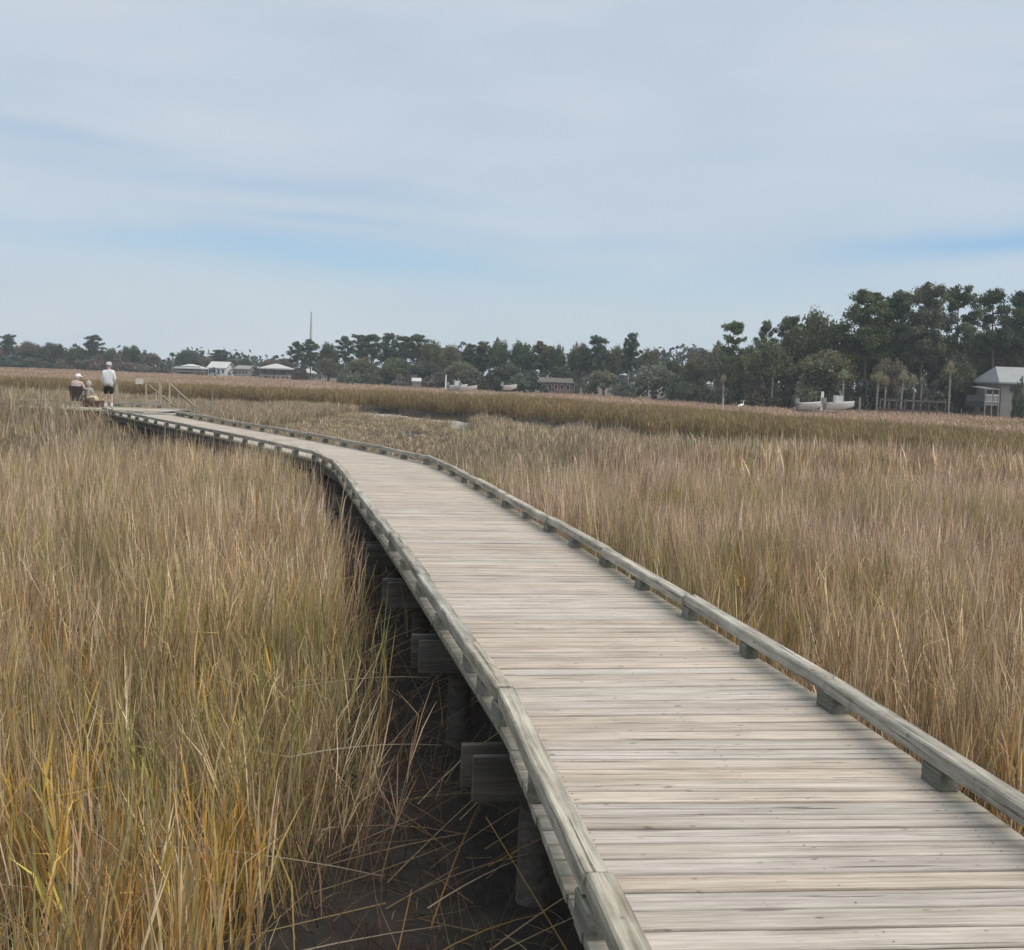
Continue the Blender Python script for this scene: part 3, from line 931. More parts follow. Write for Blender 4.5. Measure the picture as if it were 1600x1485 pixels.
def palm_proto(seed, spread=1.0):
    R = np.random.default_rng(seed); H = 5.0; mb = MB()
    zz = np.linspace(-.2, H, 8); bx = R.normal(0, .12)
    mb.tube([(bx * (z / H) ** 2, 0, z) for z in zz], [.19 + .03 * math.sin(k * 2.3) for k in range(8)], 9)
    V, Q, T = [], [], []
    top = np.array([bx, 0, H])
    for k in range(24):
        a = k * 2.4; el_ = R.uniform(.35, 1.5) if k > 4 else R.uniform(-.2, .3)
        el_ = PI / 2 - (PI / 2 - el_) * spread
        d = np.array([math.cos(a) * math.cos(el_), math.sin(a) * math.cos(el_), math.sin(el_)]); L = R.uniform(.7, 1.15)
        sd_ = np.array([-math.sin(a), math.cos(a), 0]); p = top + d * L * .9; br = R.uniform(.75, 1.25)
        b = len(V); V += [top - sd_ * .03, top + sd_ * .03, p + sd_ * .02, p - sd_ * .02]; Q.append((b, b + 1, b + 2, b + 3)); T += [np.full(3, br)] * 4
        for j in range(9):                                    # the fingers of the fan
            th = (j - 4) * .30; u = d * math.cos(th) + sd_ * math.sin(th) + np.array([0, 0, -.25 * abs(th)]); l = L * (1.0 - .12 * abs(j - 4) * .5)
            w = np.cross(u, d + 1e-3) if j != 4 else np.cross(u, sd_); w = sd_ * math.cos(th) - d * math.sin(th)
            b = len(V); V += [p, p + u * l * .55 + w * .055, p + u * l + np.array([0, 0, -.08 * l]), p + u * l * .55 - w * .055]; Q.append((b, b + 1, b + 2, b + 3)); T += [np.full(3, br * R.uniform(.85, 1.15))] * 4
    return mb.mesh('trunk', True), mesh_np('crown', np.array(V), np.array(Q), np.array(T)), H + 1.7, 2.6


TREES = {'pine': [pine_proto(s) for s in (1, 2, 3, 4, 5)], 'sparse': [pine_proto(s, True) for s in (11, 12, 13)],
         'oak': [oak_proto(s) for s in (21, 22, 23, 24)], 'shrub': [shrub_proto(s) for s in (31, 32, 33)],
         'palm': [palm_proto(41, .62), palm_proto(42, .8), palm_proto(43, .5)]}
for kk in TREES:
    for tm, cm, _, _ in TREES[kk]:
        tm.materials.append(M['palmbark'] if kk == 'palm' else M['bark']); cm.materials.append(M['leaf'])
PINE = (.112, .142, .064); PINE2 = (.100, .130, .068); OAK = (.150, .148, .080); OLV = (.185, .180, .112); GREY = (.190, .190, .140); BROWN = (.195, .150, .110); DARK = (.100, .114, .070); PALM = (.30, .30, .20); PALEG = (.13, .14, .10)
tree_n = [0]


def tree(kind, u, vtop, wpx, y, color, label, group, base_v=None):
    """a tree y metres ahead, at photo column u, crown top seen at row vtop and wpx wide"""
    top = at(u, vtop, y); x = top.x
    zb = float(ground_z(np.array([x]), np.array([y]))[0])
    tm, cm, H, W = TREES[kind][tree_n[0] % len(TREES[kind])]; tree_n[0] += 1
    sz = (top.z - zb) / H; sx_ = wpx * y / FPX / W
    nm = {'pine': 'pine_tree', 'sparse': 'pine_tree', 'oak': 'oak_tree', 'shrub': 'shrub', 'palm': 'palm_tree'}[kind]
    cat = 'palm tree' if kind == 'palm' else ('shrub' if kind == 'shrub' else 'tree')
    r = thing(nm, (x, y, zb), label, cat, group, rz=random.uniform(0, 6.28), scale=(sx_, sx_, sz))
    link('trunk', tm, None, r); link('crown', cm, None, r, color=(*[c * random.uniform(.9, 1.12) for c in color], 1))
    return r


GR, GC, GL = 'trees of the near wood on the right', 'trees of the distant wood in the middle', 'trees on the far left shore'
GU = 'understorey shrubs along the edge of the wood'
for a in (
    # right-hand wood
    ('sparse', 1150, 503, 40, 142, PINE, 'thin pine with open layered branches at the left end of the near wood', GR),
    ('sparse', 1196, 502, 34, 143, PINE, 'small thin pine between the leftmost layered pine and the big domed tree', GR),
    ('pine', 1232, 492, 36, 141, PINE2, 'narrow pine touching the left flank of the big domed tree', GR),
    ('oak', 1277, 472, 84, 138, PINE, 'big domed dark green tree, first high crown from the left in the near wood', GR),
    ('pine', 1362, 452, 78, 135, PINE, 'tall spreading pine with a long bare branch reaching left', GR),
    ('pine', 1398, 456, 62, 139, PINE2, 'tall pine behind the spreading pine, its crown merging on the right side', GR),
    ('pine', 1446, 442, 66, 134, OAK, 'highest pine of the wood with a dense rounded olive crown', GR),
    ('sparse', 1504, 448, 60, 138, PINE, 'tall airy pine with sky showing through, right of the highest pine', GR),
    ('sparse', 1566, 451, 62, 137, PINE2, 'tall pine with airy crown standing above the raised cottage', GR),
    ('pine', 1606, 455, 60, 139, PINE2, 'dense dark pine at the right edge of the photo, above the cottage roof', GR),
    ('oak', 1205, 524, 84, 136, OAK, 'broad olive oak below the two thin pines of the near wood', GR),
    ('oak', 1286, 540, 124, 132, OAK, 'wide grey green oak in front of the big domed tree', GR),
    ('oak', 1368, 505, 84, 140, DARK, 'dark oak filling the space under the tall spreading pine', GR),
    ('oak', 1455, 512, 92, 142, DARK, 'dark broad oak under the highest pine', GR),
    ('oak', 1535, 506, 88, 143, OAK, 'brown tinged oak left of the cottage, under the airy pines', GR),
    ('oak', 1625, 520, 80, 145, DARK, 'dark oak behind the right end of the cottage', GR),
    ('oak', 1148, 545, 66, 141, OAK, 'low oak under the leftmost thin pine of the near wood', GR),
    ('oak', 1395, 555, 70, 128.5, OLV, 'grey green low oak behind the row of palms', GR),
    ('oak', 1500, 560, 74, 134, DARK, 'deep dark oak behind the tallest palm', GR),
    ('oak', 1690, 470, 110, 150, PINE2, 'broad tree of the near wood beyond the cottage', GR),
    ('oak', 1100, 541, 66, 166, OAK, 'olive oak closing the dip between the middle wood and the near wood', GR),
    ('oak', 1127, 528, 54, 156, OLV, 'pale olive oak at the very left end of the near wood', GR),
    ('oak', 1238, 518, 70, 140, OAK, 'brownish oak filling the space left of the big domed tree', GR),
    ('oak', 1328, 512, 70, 139, BROWN, 'russet brown oak between the big domed tree and the tall spreading pine', GR),
    ('oak', 1418, 490, 66, 142, PINE, 'green oak wedged between the two tallest pines', GR),
    ('oak', 1484, 525, 80, 139, OLV, 'brown olive oak below the airy pine right of the highest pine', GR),
    ('oak', 1578, 515, 84, 141, BROWN, 'russet oak rising behind the cottage roof', GR),
    ('oak', 1172, 535, 60, 143, OAK, 'low olive oak between the two thin pines', GR),
    # middle wood
    ('sparse', 462, 534, 26, 246, PINE2, 'small thin pine just left of the bare white mast', GC),
    ('pine', 487, 530, 26, 244, PINE2, 'pine directly behind the bare white mast', GC),
    ('oak', 514, 531, 36, 240, PINE, 'rounded green tree right of the bare white mast', GC),
    ('sparse', 541, 526, 30, 236, PINE2, 'first of the flat topped pines in the row with sky between the trunks', GC),
    ('sparse', 560, 522, 36, 232, PINE2, 'flat topped pine, second from the left in the airy row', GC),
    ('sparse', 583, 523, 36, 228, PINE2, 'flat topped pine in the middle of the airy row, left of two close ones', GC),
    ('sparse', 606, 521, 38, 225, PINE2, 'highest flat topped pine in the middle of the airy row', GC),
    ('sparse', 630, 524, 36, 222, PINE2, 'flat topped pine, second from the right in the airy row', GC),
    ('sparse', 653, 523, 38, 218, PINE2, 'last flat topped pine on the right of the airy row', GC),
    ('oak', 678, 528, 50, 214, OAK, 'dense rounded tree closing the airy pine row on its right', GC),
    ('oak', 704, 535, 42, 208, OAK, 'lower round tree before the gap in the middle wood', GC),
    ('pine', 735, 537, 26, 203, PINE2, 'narrow pine in the gap of the middle wood', GC),
    ('pine', 753, 534, 28, 200, PINE2, 'narrow pine touching the tall dense tree of the middle wood', GC),
    ('oak', 781, 524, 44, 198, PINE, 'tall dense dark tree, highest of the middle wood', GC),
    ('oak', 815, 528, 44, 197, PINE2, 'tall dense tree right of the highest of the middle wood', GC),
    ('pine', 848, 534, 30, 196, OAK, 'pointed tree behind the white house hidden in the wood', GC),
    ('oak', 873, 533, 34, 195, PINE2, 'round tree right behind the white house hidden in the wood', GC),
    ('oak', 906, 531, 48, 192, OAK, 'wide rounded tree, left neighbour of the small pointed one', GC),
    ('pine', 935, 524, 32, 190, PINE2, 'small pointed crown standing above the wide rounded tree', GC),
    ('oak', 964, 534, 40, 190, OAK, 'round tree left of the lone topknot pine', GC),
    ('pine', 987, 521, 24, 190, PINE2, 'lone topknot pine rising above the right part of the middle wood', GC),
    ('oak', 1014, 540, 46, 188, OAK, 'round tree right of the lone topknot pine', GC),
    ('oak', 1022, 566, 78, 168, GREY, 'pale olive dome shaped tree at the marsh edge', GC),
    ('oak', 1092, 552, 62, 160, OAK, 'rough oak between the pale dome shaped tree and the near wood', GC),
    ('oak', 1055, 556, 56, 172, DARK, 'dark tree behind the pale dome shaped tree', GC),
    ('oak', 945, 577, 56, 180, GREY, 'grey green low tree at the marsh edge left of the pale dome', GC),
    ('oak', 620, 556, 60, 215, OAK, 'low rounded tree under the airy pine row', GC),
    ('oak', 565, 555, 56, 222, OAK, 'low tree below the left half of the airy pine row', GC),
    ('oak', 515, 556, 44, 232, OLV, 'bushy green tree right of the small pavilion', GC),
    ('oak', 665, 562, 60, 206, DARK, 'dark low tree under the right end of the airy pine row', GC),
    ('oak', 722, 562, 60, 196, GREY, 'grey low tree behind the white boats', GC),
    ('oak', 790, 565, 66, 192, DARK, 'dark low tree in front of the highest of the middle wood', GC),
    ('oak', 880, 568, 52, 189, DARK, 'dark low tree over the white house hidden in the wood', GC),
    # far left shore
    ('pine', 11, 522, 24, 300, PINE2, 'round headed pine at the left edge of the photo', GL),
    ('oak', -14, 535, 44, 298, BROWN, 'brown tree cut by the left edge of the photo', GL),
    ('oak', 44, 530, 46, 298, BROWN, 'broad brownish bare tree right of the round headed pine', GL),
    ('oak', 82, 532, 50, 296, DARK, 'broad dark tree between brown tree and the man in white', GL),
    ('oak', 120, 539, 40, 296, PINE, 'green tree left of the tall narrow pine on the far left shore', GL),
    ('pine', 147, 523, 28, 297, PINE2, 'tall narrow pine behind the standing man', GL),
    ('oak', 173, 541, 28, 297, OAK, 'small tree right of the tall narrow pine', GL),
    ('oak', 206, 536, 36, 295, PINE2, 'dark rounded tree between standing man and white pavilion', GL),
    ('oak', 238, 550, 34, 292, BROWN, 'low brown tree behind the railing sign', GL),
    ('oak', 295, 544, 44, 292, PINE2, 'dark tree behind the long white pavilion', GL),
    ('palm', 270, 551, 13, 290, DARK, 'tiny dark palm left of the dark tree by the long pavilion', GL),
    ('oak', 322, 556, 30, 290, BROWN, 'low brown tree between pavilion and white gabled house', GL),
    ('pine', 343, 547, 28, 296, PINE2, 'square headed pine above the white gabled house', GL),
    ('oak', 383, 557, 34, 290, PINE2, 'dark low tree right of the white gabled house', GL),
    ('oak', 418, 561, 32, 291, BROWN, 'brown low tree left of the hip roofed pavilion top', GL),
    ('oak', 447, 557, 36, 286, BROWN, 'brown low tree right of the hip roofed pavilion', GL),
):
    tree(a[0], a[1], a[2], a[3], a[4], a[5], a[6], a[7])

# undergrowth along the shore
for u, v, w, y, c, lb in (
    (8, 556, 60, 294, DARK, 'dark shrub under the round headed pine at the left edge'), (62, 553, 60, 294, DARK, 'dark shrub between the brownish bare tree and the broad dark tree'),
    (110, 556, 50, 293, BROWN, 'brown shrub beyond the person in the folding chair'), (150, 555, 50, 293, BROWN, 'brown shrub beyond the cap of the standing person'),
    (190, 559, 50, 290, BROWN, 'brown shrub on the far shore just right of the standing person'), (225, 566, 44, 288, GREY, 'grey green shrub on the far shore above the railing sign'),
    (255, 572, 30, 285, BROWN, 'brown shrub touching the left end of the long white pavilion'), (395, 571, 30, 284, BROWN, 'brown shrub between the low pale house and the hip roofed pavilion'),
    (470, 570, 30, 246, BROWN, 'brown shrub behind the small pavilion at the mast'),
    (545, 572, 50, 219, OLV, 'olive shrub under the left end of the airy pine row'), (590, 574, 54, 214, DARK, 'dark shrub below the middle of the airy pine row'),
    (640, 578, 56, 205, GREY, 'grey green shrub around the tiny white shed'), (685, 580, 50, 199, BROWN, 'brown shrub behind the white post'),
    (735, 584, 44, 192, DARK, 'dark shrub right behind the pair of white boats'), (768, 582, 48, 188, DARK, 'dark shrub left of the lone small white boat'),
    (815, 582, 48, 187, GREY, 'grey green shrub right of the lone small white boat'), (915, 590, 44, 181, GREY, 'grey green shrub right of the half hidden white house'),
    (975, 592, 50, 175, GREY, 'grey green shrub between thin grey pole and pale dome shaped tree'), (1065, 585, 50, 155, DARK, 'dark shrub at the right foot of the pale dome shaped tree'),
    (1095, 588, 46, 150, DARK, 'dark shrub under the rough oak before the near wood'), (1125, 590, 40, 146, GREY, 'grey green shrub behind the leftmost small palm'),
    (1160, 580, 56, 140, DARK, 'dark shrub above the white wading bird'), (1195, 575, 60, 136, OLV, 'olive shrub below the broad olive oak'),
    (1228, 585, 56, 133, DARK, 'dark shrub right of the slim grey pole'), (1262, 580, 60, 130, OLV, 'olive shrub behind the low white boat'),
    (1302, 585, 56, 130, DARK, 'dark shrub behind the white skiff with the console'), (1345, 582, 60, 130, DARK, 'dark shrub right of the palm behind the skiff'),
    (1382, 590, 56, 130.5, DARK, 'dark shrub behind the short palm at the fence end'), (1430, 585, 60, 132, DARK, 'dark shrub behind the middle of the low fence'),
    (1465, 588, 60, 133, DARK, 'dark shrub left of the tallest palm behind the fence'), (1512, 580, 60, 136, DARK, 'dark shrub behind the parked pickup'),
    (1548, 575, 60, 141, OLV, 'olive shrub behind the porch of the cottage'), (1660, 570, 80, 138, DARK, 'dark shrub beyond the right end of the cottage')):
    tree('shrub', u, v, w, y, c, lb, GU)

# the wood far behind, one mass on the horizon
R = np.random.default_rng(77); cs_, rs, ns = [], [], []
for k in range(760):
    x = R.uniform(-260, 340); y = float(np.interp(x, [-260, -60, 0, 60, 340], [380, 330, 300, 330, 380])) + R.uniform(0, 40)
    h = (7.5 + 5.5 * float(fbm(np.array([x * .03]), np.array([.5]), 71)[0])) * (1.25 if x > 30 else .40 if x < -40 else .85)
    cs_.append(np.array([x, y, h * R.uniform(.04, .85)])); rs.append(R.uniform(2.2, 4.2)); ns.append(44)
V, Q, T = leaf_cloud(R, cs_, rs, ns, 1.5)
tag(link('distant_wood', mesh_np('distant_wood', V, Q, T), M['leaf'], color=(.060, .072, .055, 1)), 'hazy blue green forest far behind the shore', 'forest', kind='stuff')
# low thicket that closes the foot of the wood
cs_, rs, ns = [], [], []
for a, b in zip(LAND[1:-1], LAND[2:]):
    L = np.hypot(*(b - a))
    for k in range(int(L / (.7 if abs(a[0]) < 60 else 1.4))):
        t_ = R.uniform(); o = R.uniform(6, 17); d = (b - a) / L; nrm = np.array([-d[1], d[0]])
        p = a + (b - a) * t_ + nrm * o
        if abs(p[0]) > 190 or (52 < p[0] < 80 and p[1] < 148):
            continue
        z = float(ground_z(p[:1], p[1:])[0]); far = p[1] > 230
        cs_.append(np.array([p[0], p[1], z + R.uniform(.3, 1.6 if far else 2.6)])); rs.append(R.uniform(.9, 1.7)); ns.append(34)
V, Q, T = leaf_cloud(R, cs_, rs, ns, .6)
tag(link('thicket', mesh_np('thicket', V, Q, T), M['leaf'], color=(.060, .062, .046, 1)), 'tangled low thicket along the foot of the woods', 'undergrowth', kind='stuff')

PGRP = 'cabbage palms in front of the near wood'
for u, v, w, y, lb in ((1131, 586, 15, 134, 'small palm with pale slim trunk at left end of near wood'), (1320, 577, 19, 123, 'palm standing right behind the white boat with flat tuft top'),
                       (1373, 578, 22, 126, 'leaning stout palm left of the fence'), (1385, 588, 18, 125, 'short palm at the left end of the low fence'), (1411, 579, 19, 122, 'pale trunked palm behind the left half of the low fence'),
                       (1430, 583, 15, 123, 'slim palm in the middle of the low fence row'), (1441, 589, 12, 124, 'smallest palm with round tuft, right of the slim one'),
                       (1487, 564, 20, 121, 'tallest palm with upswept crown, left of the raised cottage')):
    tree('palm', u, v, w, y, PALM, lb, PGRP)

# ------------------------------------------------------------------ buildings and things along the far shore


def px(y):
    return y / FPX


def hip_pavilion(u, y, wpx, v_ridge, v_eave, v_base, label, posts=6, flatw=.25):
    L = wpx * px(y); zr = at(u, v_ridge, y).z; ze = at(u, v_eave, y).z; x = at(u, v_eave, y).x
    zb = float(ground_z(np.array([x]), np.array([y]))[0]); zf = at(u, v_base, y).z
    r = thing('pavilion', (x, y, zb), label, 'pavilion', 'white roofed pavilions on the far left shore')
    D = min(L, 7.0); a, b_ = L / 2, D / 2; rl = a * flatw
    mb = MB(); e = ze - zb; h = zr - zb
    mb.add([(-a, -b_, e), (a, -b_, e), (a, b_, e), (-a, b_, e), (-rl, 0, h), (rl, 0, h), (-a, -b_, e - .25), (a, -b_, e - .25), (a, b_, e - .25), (-a, b_, e - .25)],
           [(0, 1, 5, 4), (2, 3, 4, 5), (1, 2, 5), (3, 0, 4), (6, 7, 1, 0), (7, 8, 2, 1), (8, 9, 3, 2), (9, 6, 0, 3), (9, 8, 7, 6)])
    link('roof', mb.mesh('roof'), M['offwhite'], r)
    fl = MB(); fl.box((0, 0, zf - zb + .1), (L * .92, D * .92, .3)); link('floor', fl.mesh('floor'), M['siding'], r)
    for k in range(posts):
        for s_ in (-1, 1):
            p = MB(); z1 = e - .2; p.box((-a * .88 + a * 1.76 * k / (posts - 1), s_ * b_ * .85, z1 / 2 - .25), (.28, .28, z1 + .5))
            link('post', p.mesh('post'), M['frame'], r)
    rl_ = MB(); rl_.box((0, -b_ * .85, zf - zb + 1.1), (L * .86, .1, .14)); link('handrail', rl_.mesh('handrail'), M['frame'], r)
    return r


hip_pavilion(299, 276, 44, 569, 575, 581, 'long low pavilion with white hip roof right of the gangway', posts=6, flatw=.12)
hip_pavilion(432, 262, 47, 568.5, 575.5, 588, 'hip roofed dock pavilion left of the bare mast', posts=4, flatw=.08)
hip_pavilion(481, 252, 25, 576, 582.5, 592, 'small square pavilion at the foot of the bare mast', posts=3, flatw=.05)


def house(u, y, wpx, v_ridge, v_eave, depth, label, wall='white', roof='offwhite', wins=3, base=None, chimney=False, name='house'):
    L = wpx * px(y); x = at(u, v_eave, y).x; zb = float(ground_z(np.array([x]), np.array([y]))[0]); e = at(u, v_eave, y).z - zb; h = at(u, v_ridge, y).z - zb
    r = thing(name, (x, y, zb), label, 'house')
    a, b_ = L / 2, depth / 2
    w = MB(); w.box((0, 0, e / 2 - .2), (L, depth, e + .4)); w.add([(-a, -b_, e), (-a, b_, e), (-a, 0, h - .1), (a, -b_, e), (a, b_, e), (a, 0, h - .1)], [(0, 1, 2), (4, 3, 5)])
    link('wall', w.mesh('wall'), M[wall], r)
    o = .35; q = MB()
    for s_ in (-1, 1):
        q.add([(-a - o, s_ * (b_ + o), e - .18), (a + o, s_ * (b_ + o), e - .18), (a + o, 0, h), (-a - o, 0, h), (-a - o, s_ * (b_ + o), e - .02), (a + o, s_ * (b_ + o), e - .02), (a + o, 0, h + .16), (-a - o, 0, h + .16)],
              [(0, 1, 2, 3), (7, 6, 5, 4), (0, 4, 5, 1), (0, 3, 7, 4), (1, 5, 6, 2)])
    link('roof', q.mesh('roof'), M[roof], r)
    for k in range(wins):
        wxp = -a + L * (k + .5) / wins; m_ = MB(); m_.box((wxp, -b_ - .03, e * .58), (min(1.2, L / wins * .5), .08, min(1.5, e * .45))); f_ = link('window', m_.mesh('window'), M['white'], r)
        g_ = MB(); g_.box((wxp, -b_ - .085, e * .58), (min(1.0, L / wins * .42), .04, min(1.3, e * .38))); link('pane', g_.mesh('pane'), M['glass'], f_)
    return r


house(346, 284, 26, 566.5, 575, 9, 'white gabled house between two pavilions', wins=4)
house(384, 280, 20, 572.5, 576.5, 8, 'low grey house right of the white gabled house', roof='siding', wall='siding', wins=4)
house(868, 187, 46, 592, 597, 6, 'white house half hidden behind dark low trees of the middle wood', wall='plaster', roof='frame', wins=5)

# raised cottage at the right edge
y = 126.0; p = at(1563, 598, y); zb = float(ground_z(np.array([p.x + 4]), np.array([y]))[0])
e = p.z - zb; h = at(1575, 575, y).z - zb; L = 8.2; dp = 7.0
ct = thing('cottage', (p.x, y, zb), 'raised grey cottage with pale metal roof and left porch', 'house')
w = MB(); w.box((L / 2 + .15, dp / 2, e / 2 - .2), (L, dp, e + .4)); link('wall', w.mesh('wall'), M['siding'], ct)
q = MB(); q.add([(-.25, -.4, e - .1), (L + .6, -.4, e - .1), (L - .2, dp / 2, h), (.75, dp / 2, h), (L + .6, dp + .4, e - .1), (-.25, dp + .4, e - .1),
                 (-.25, -.4, e + .06), (L + .6, -.4, e + .06), (L - .2, dp / 2, h + .16), (.75, dp / 2, h + .16), (L + .6, dp + .4, e + .06), (-.25, dp + .4, e + .06)],
                [(6, 7, 8, 9), (8, 10, 11, 9), (7, 10, 8), (11, 6, 9), (0, 1, 7, 6), (1, 4, 10, 7), (4, 5, 11, 10), (5, 0, 6, 11), (0, 5, 4, 1)])
link('roof', q.mesh('roof'), M['roofmetal'], ct)
for k in range(2):
    m_ = MB(); m_.box((1.25 + k * .72, -.03, e - .55), (.66, .1, .72)); f_ = link('window', m_.mesh('window'), M['offwhite'], ct)
    g_ = MB(); g_.box((1.25 + k * .72, -.10, e - .55), (.56, .06, .62)); link('pane', g_.mesh('pane'), M['glass'], f_)
m_ = MB(); m_.box((3.1, -.03, e * .42), (.95, .1, 2.0)); d_ = link('door', m_.mesh('door'), M['darkpaint'], ct)
g_ = MB(); g_.box((3.45, -.1, e * .42), (.08, .06, .1)); link('handle', g_.mesh('handle'), M['steel'], d_)
pz = e * .42
m_ = MB(); m_.box((-.85, 1.4, pz), (1.6, 3.4, .2)); link('porch_deck', m_.mesh('porch_deck'), M['siding'], ct)
m_ = MB(); m_.add([(-1.6, -.4, e - .75), (-.1, -.4, e - .75), (-.1, 3.4, e - .55), (-1.6, 3.4, e - .55), (-1.6, -.4, e - .65), (-.1, -.4, e - .65), (-.1, 3.4, e - .45), (-1.6, 3.4, e - .45)],
                  [(3, 2, 1, 0), (4, 5, 6, 7), (0, 1, 5, 4), (1, 2, 6, 5), (2, 3, 7, 6), (3, 0, 4, 7)]); link('porch_roof', m_.mesh('porch_roof'), M['siding'], ct)
for k in range(3):
    m_ = MB(); m_.box((-1.5 + k * .68, -.25, (e - .75) / 2 - .2), (.12, .12, e - .36)); link('porch_post', m_.mesh('porch_post'), M['siding'], ct)
m_ = MB(); m_.box((-.85, -.27, pz + .95), (1.5, .08, .1)); m_.box((-.85, -.27, pz + .25), (1.5, .06, .06)); link('handrail', m_.mesh('handrail'), M['white'], ct)
for k in range(10):
    m_ = MB(); m_.box((-1.5 + k * .145, -.27, pz + .6), (.045, .045, .66)); link('baluster', m_.mesh('baluster'), M['white'], ct)
tree('shrub', 1597, 582, 26, 121, DARK, 'dark bush standing in front of the right end of the cottage', None)

# low fence in front of the palms
y = 119.5; x0, x1 = at(1376, 622, y).x, at(1478, 622, y).x; zb = float(ground_z(np.array([(x0 + x1) / 2]), np.array([y]))[0])
zt = at(1425, 625, y).z - zb
fe = thing('fence', (x0, y, zb), 'low brown wooden fence running between the palms', 'fence')
n = 9
for k in range(n):
    m_ = MB(); m_.box(((x1 - x0) * k / (n - 1), 0, zt / 2 - .1), (.10, .10, zt + .3)); link('fence_post', m_.mesh('fence_post'), M['frame'], fe)
for zf in (.45, .95):
    for k in range(n - 1):
        m_ = MB(); m_.box(((x1 - x0) * (k + .5) / (n - 1), -.09, zt * zf), ((x1 - x0) / (n - 1) - .02, .04, .16)); link('fence_rail', m_.mesh('fence_rail'), M['frame' if zf > .9 else 'redwood'], fe)

# dark pickup beside the cottage
y = 122.0; p = at(1521, 640, y); zb = float(ground_z(np.array([p.x]), np.array([y]))[0])
zb = max(zb, p.z - .15)
pk = thing('pickup_truck', (p.x, y, zb), 'dark pickup parked left of the cottage porch', 'truck', rz=1.25)
m_ = MB(); m_.add([(-2.3, -.85, .45), (2.3, -.85, .45), (2.3, .85, .45), (-2.3, .85, .45), (-2.3, -.85, .95), (2.25, -.85, .92), (2.25, .85, .92), (-2.3, .85, .95)],
                  [(3, 2, 1, 0), (4, 5, 6, 7), (0, 1, 5, 4), (1, 2, 6, 5), (2, 3, 7, 6), (3, 0, 4, 7)]); link('body', m_.mesh('body'), M['darkpaint'], pk)
m_ = MB(); m_.add([(-.9, -.8, .95), (1.1, -.8, .93), (1.1, .8, .93), (-.9, .8, .95), (-.7, -.68, 1.55), (.5, -.68, 1.55), (.5, .68, 1.55), (-.7, .68, 1.55)],
                  [(4, 5, 6, 7), (0, 1, 5, 4), (1, 2, 6, 5), (2, 3, 7, 6), (3, 0, 4, 7)]); cab = link('cab', m_.mesh('cab'), M['darkpaint'], pk)
m_ = MB(); m_.add([(1.08, -.7, .98), (1.08, .7, .98), (.55, .6, 1.5), (.55, -.6, 1.5)], [(0, 1, 2, 3)]); link('windscreen', m_.mesh('windscreen'), M['roofmetal'], cab, loc=(.02, 0, .02))
for sx_ in (-1.4, 1.45):
    for sy in (-.8, .8):
        m_ = MB(); m_.tube([(sx_, sy - .1, .36), (sx_, sy + .1, .36)], .36, 14); link('wheel', m_.mesh('wheel'), M['rubber'], pk)
for sy in (-.6, .6):
    m_ = MB(); m_.box((2.31, sy, .75), (.05, .26, .14)); link('headlight', m_.mesh('headlight'), M['offwhite'], pk)


def boat(name, u, v, y, L, label, rz, group=None, console=True, cat='boat'):
    p = at(u, v, y)
    r = thing(name, (p.x, y, p.z), label, cat, group, rz=rz)
    st = []; N = 9
    for k in range(N):
        f = k / (N - 1); hw = .95 * (1 - f ** 3.2) + .03; sh = .62 + .25 * f * f
        st.append([(-L / 2 + L * f, -hw, sh), (-L / 2 + L * f, -hw * .8, .12 + .25 * f ** 3), (-L / 2 + L * f, 0, .0 + .42 * f ** 4), (-L / 2 + L * f, hw * .8, .12 + .25 * f ** 3), (-L / 2 + L * f, hw, sh)])
    vs = [q for s_ in st for q in s_]; fs = []
    for k in range(N - 1):
        for j in range(4):
            fs.append((k * 5 + j, k * 5 + j + 1, (k + 1) * 5 + j + 1, (k + 1) * 5 + j))
    fs.append((4, 3, 2, 1, 0))
    mb = MB(); mb.add(vs, fs); mb.add([(q[0], q[1] * .9, .42) for s_ in st for q in (s_[0], s_[4])], [(2 * k, 2 * k + 2, 2 * k + 3, 2 * k + 1) for k in range(N - 1)])
    link('hull', mb.mesh('hull', True), M['white'], r)
    if console:
        m_ = MB(); m_.box((-.2, 0, .85), (.7, .6, .9)); c_ = link('console', m_.mesh('console'), M['offwhite'], r)
        m_ = MB(); m_.add([(.1, -.3, 1.3), (.1, .3, 1.3), (-.1, .26, 1.75), (-.1, -.26, 1.75)], [(0, 1, 2, 3)]); link('windscreen', m_.mesh('windscreen'), M['roofmetal'], c_)
    m_ = MB(); m_.box((-L / 2 - .18, 0, .8), (.35, .36, .55)); m_.box((-L / 2 - .18, 0, .25), (.16, .14, .7)); link('outboard_motor', m_.mesh('outboard_motor'), M['siding'], r)
    m_ = MB(); m_.box((-1.1, 0, .62), (.4, 1.2, .1)); link('seat', m_.mesh('seat'), M['offwhite'], r)
    return r


boat('skiff', 1312, 641, 113, 2.7, 'white skiff with console moored in front of the near wood', .15)
boat('skiff', 1266, 641, 116, 2.2, 'low white boat left of the skiff with the console', .05, console=False)
boat('skiff', 716, 610, 172, 2.6, 'left white boat of the pair below the middle wood', .3, 'white boats below the middle wood')
boat('skiff', 733, 611.5, 170, 2.2, 'right white boat of the pair below the middle wood', -.2, 'white boats below the middle wood', console=False)
boat('skiff', 797, 610, 170, 1.8, 'lone small white boat under the highest of the middle trees', .1, console=False)
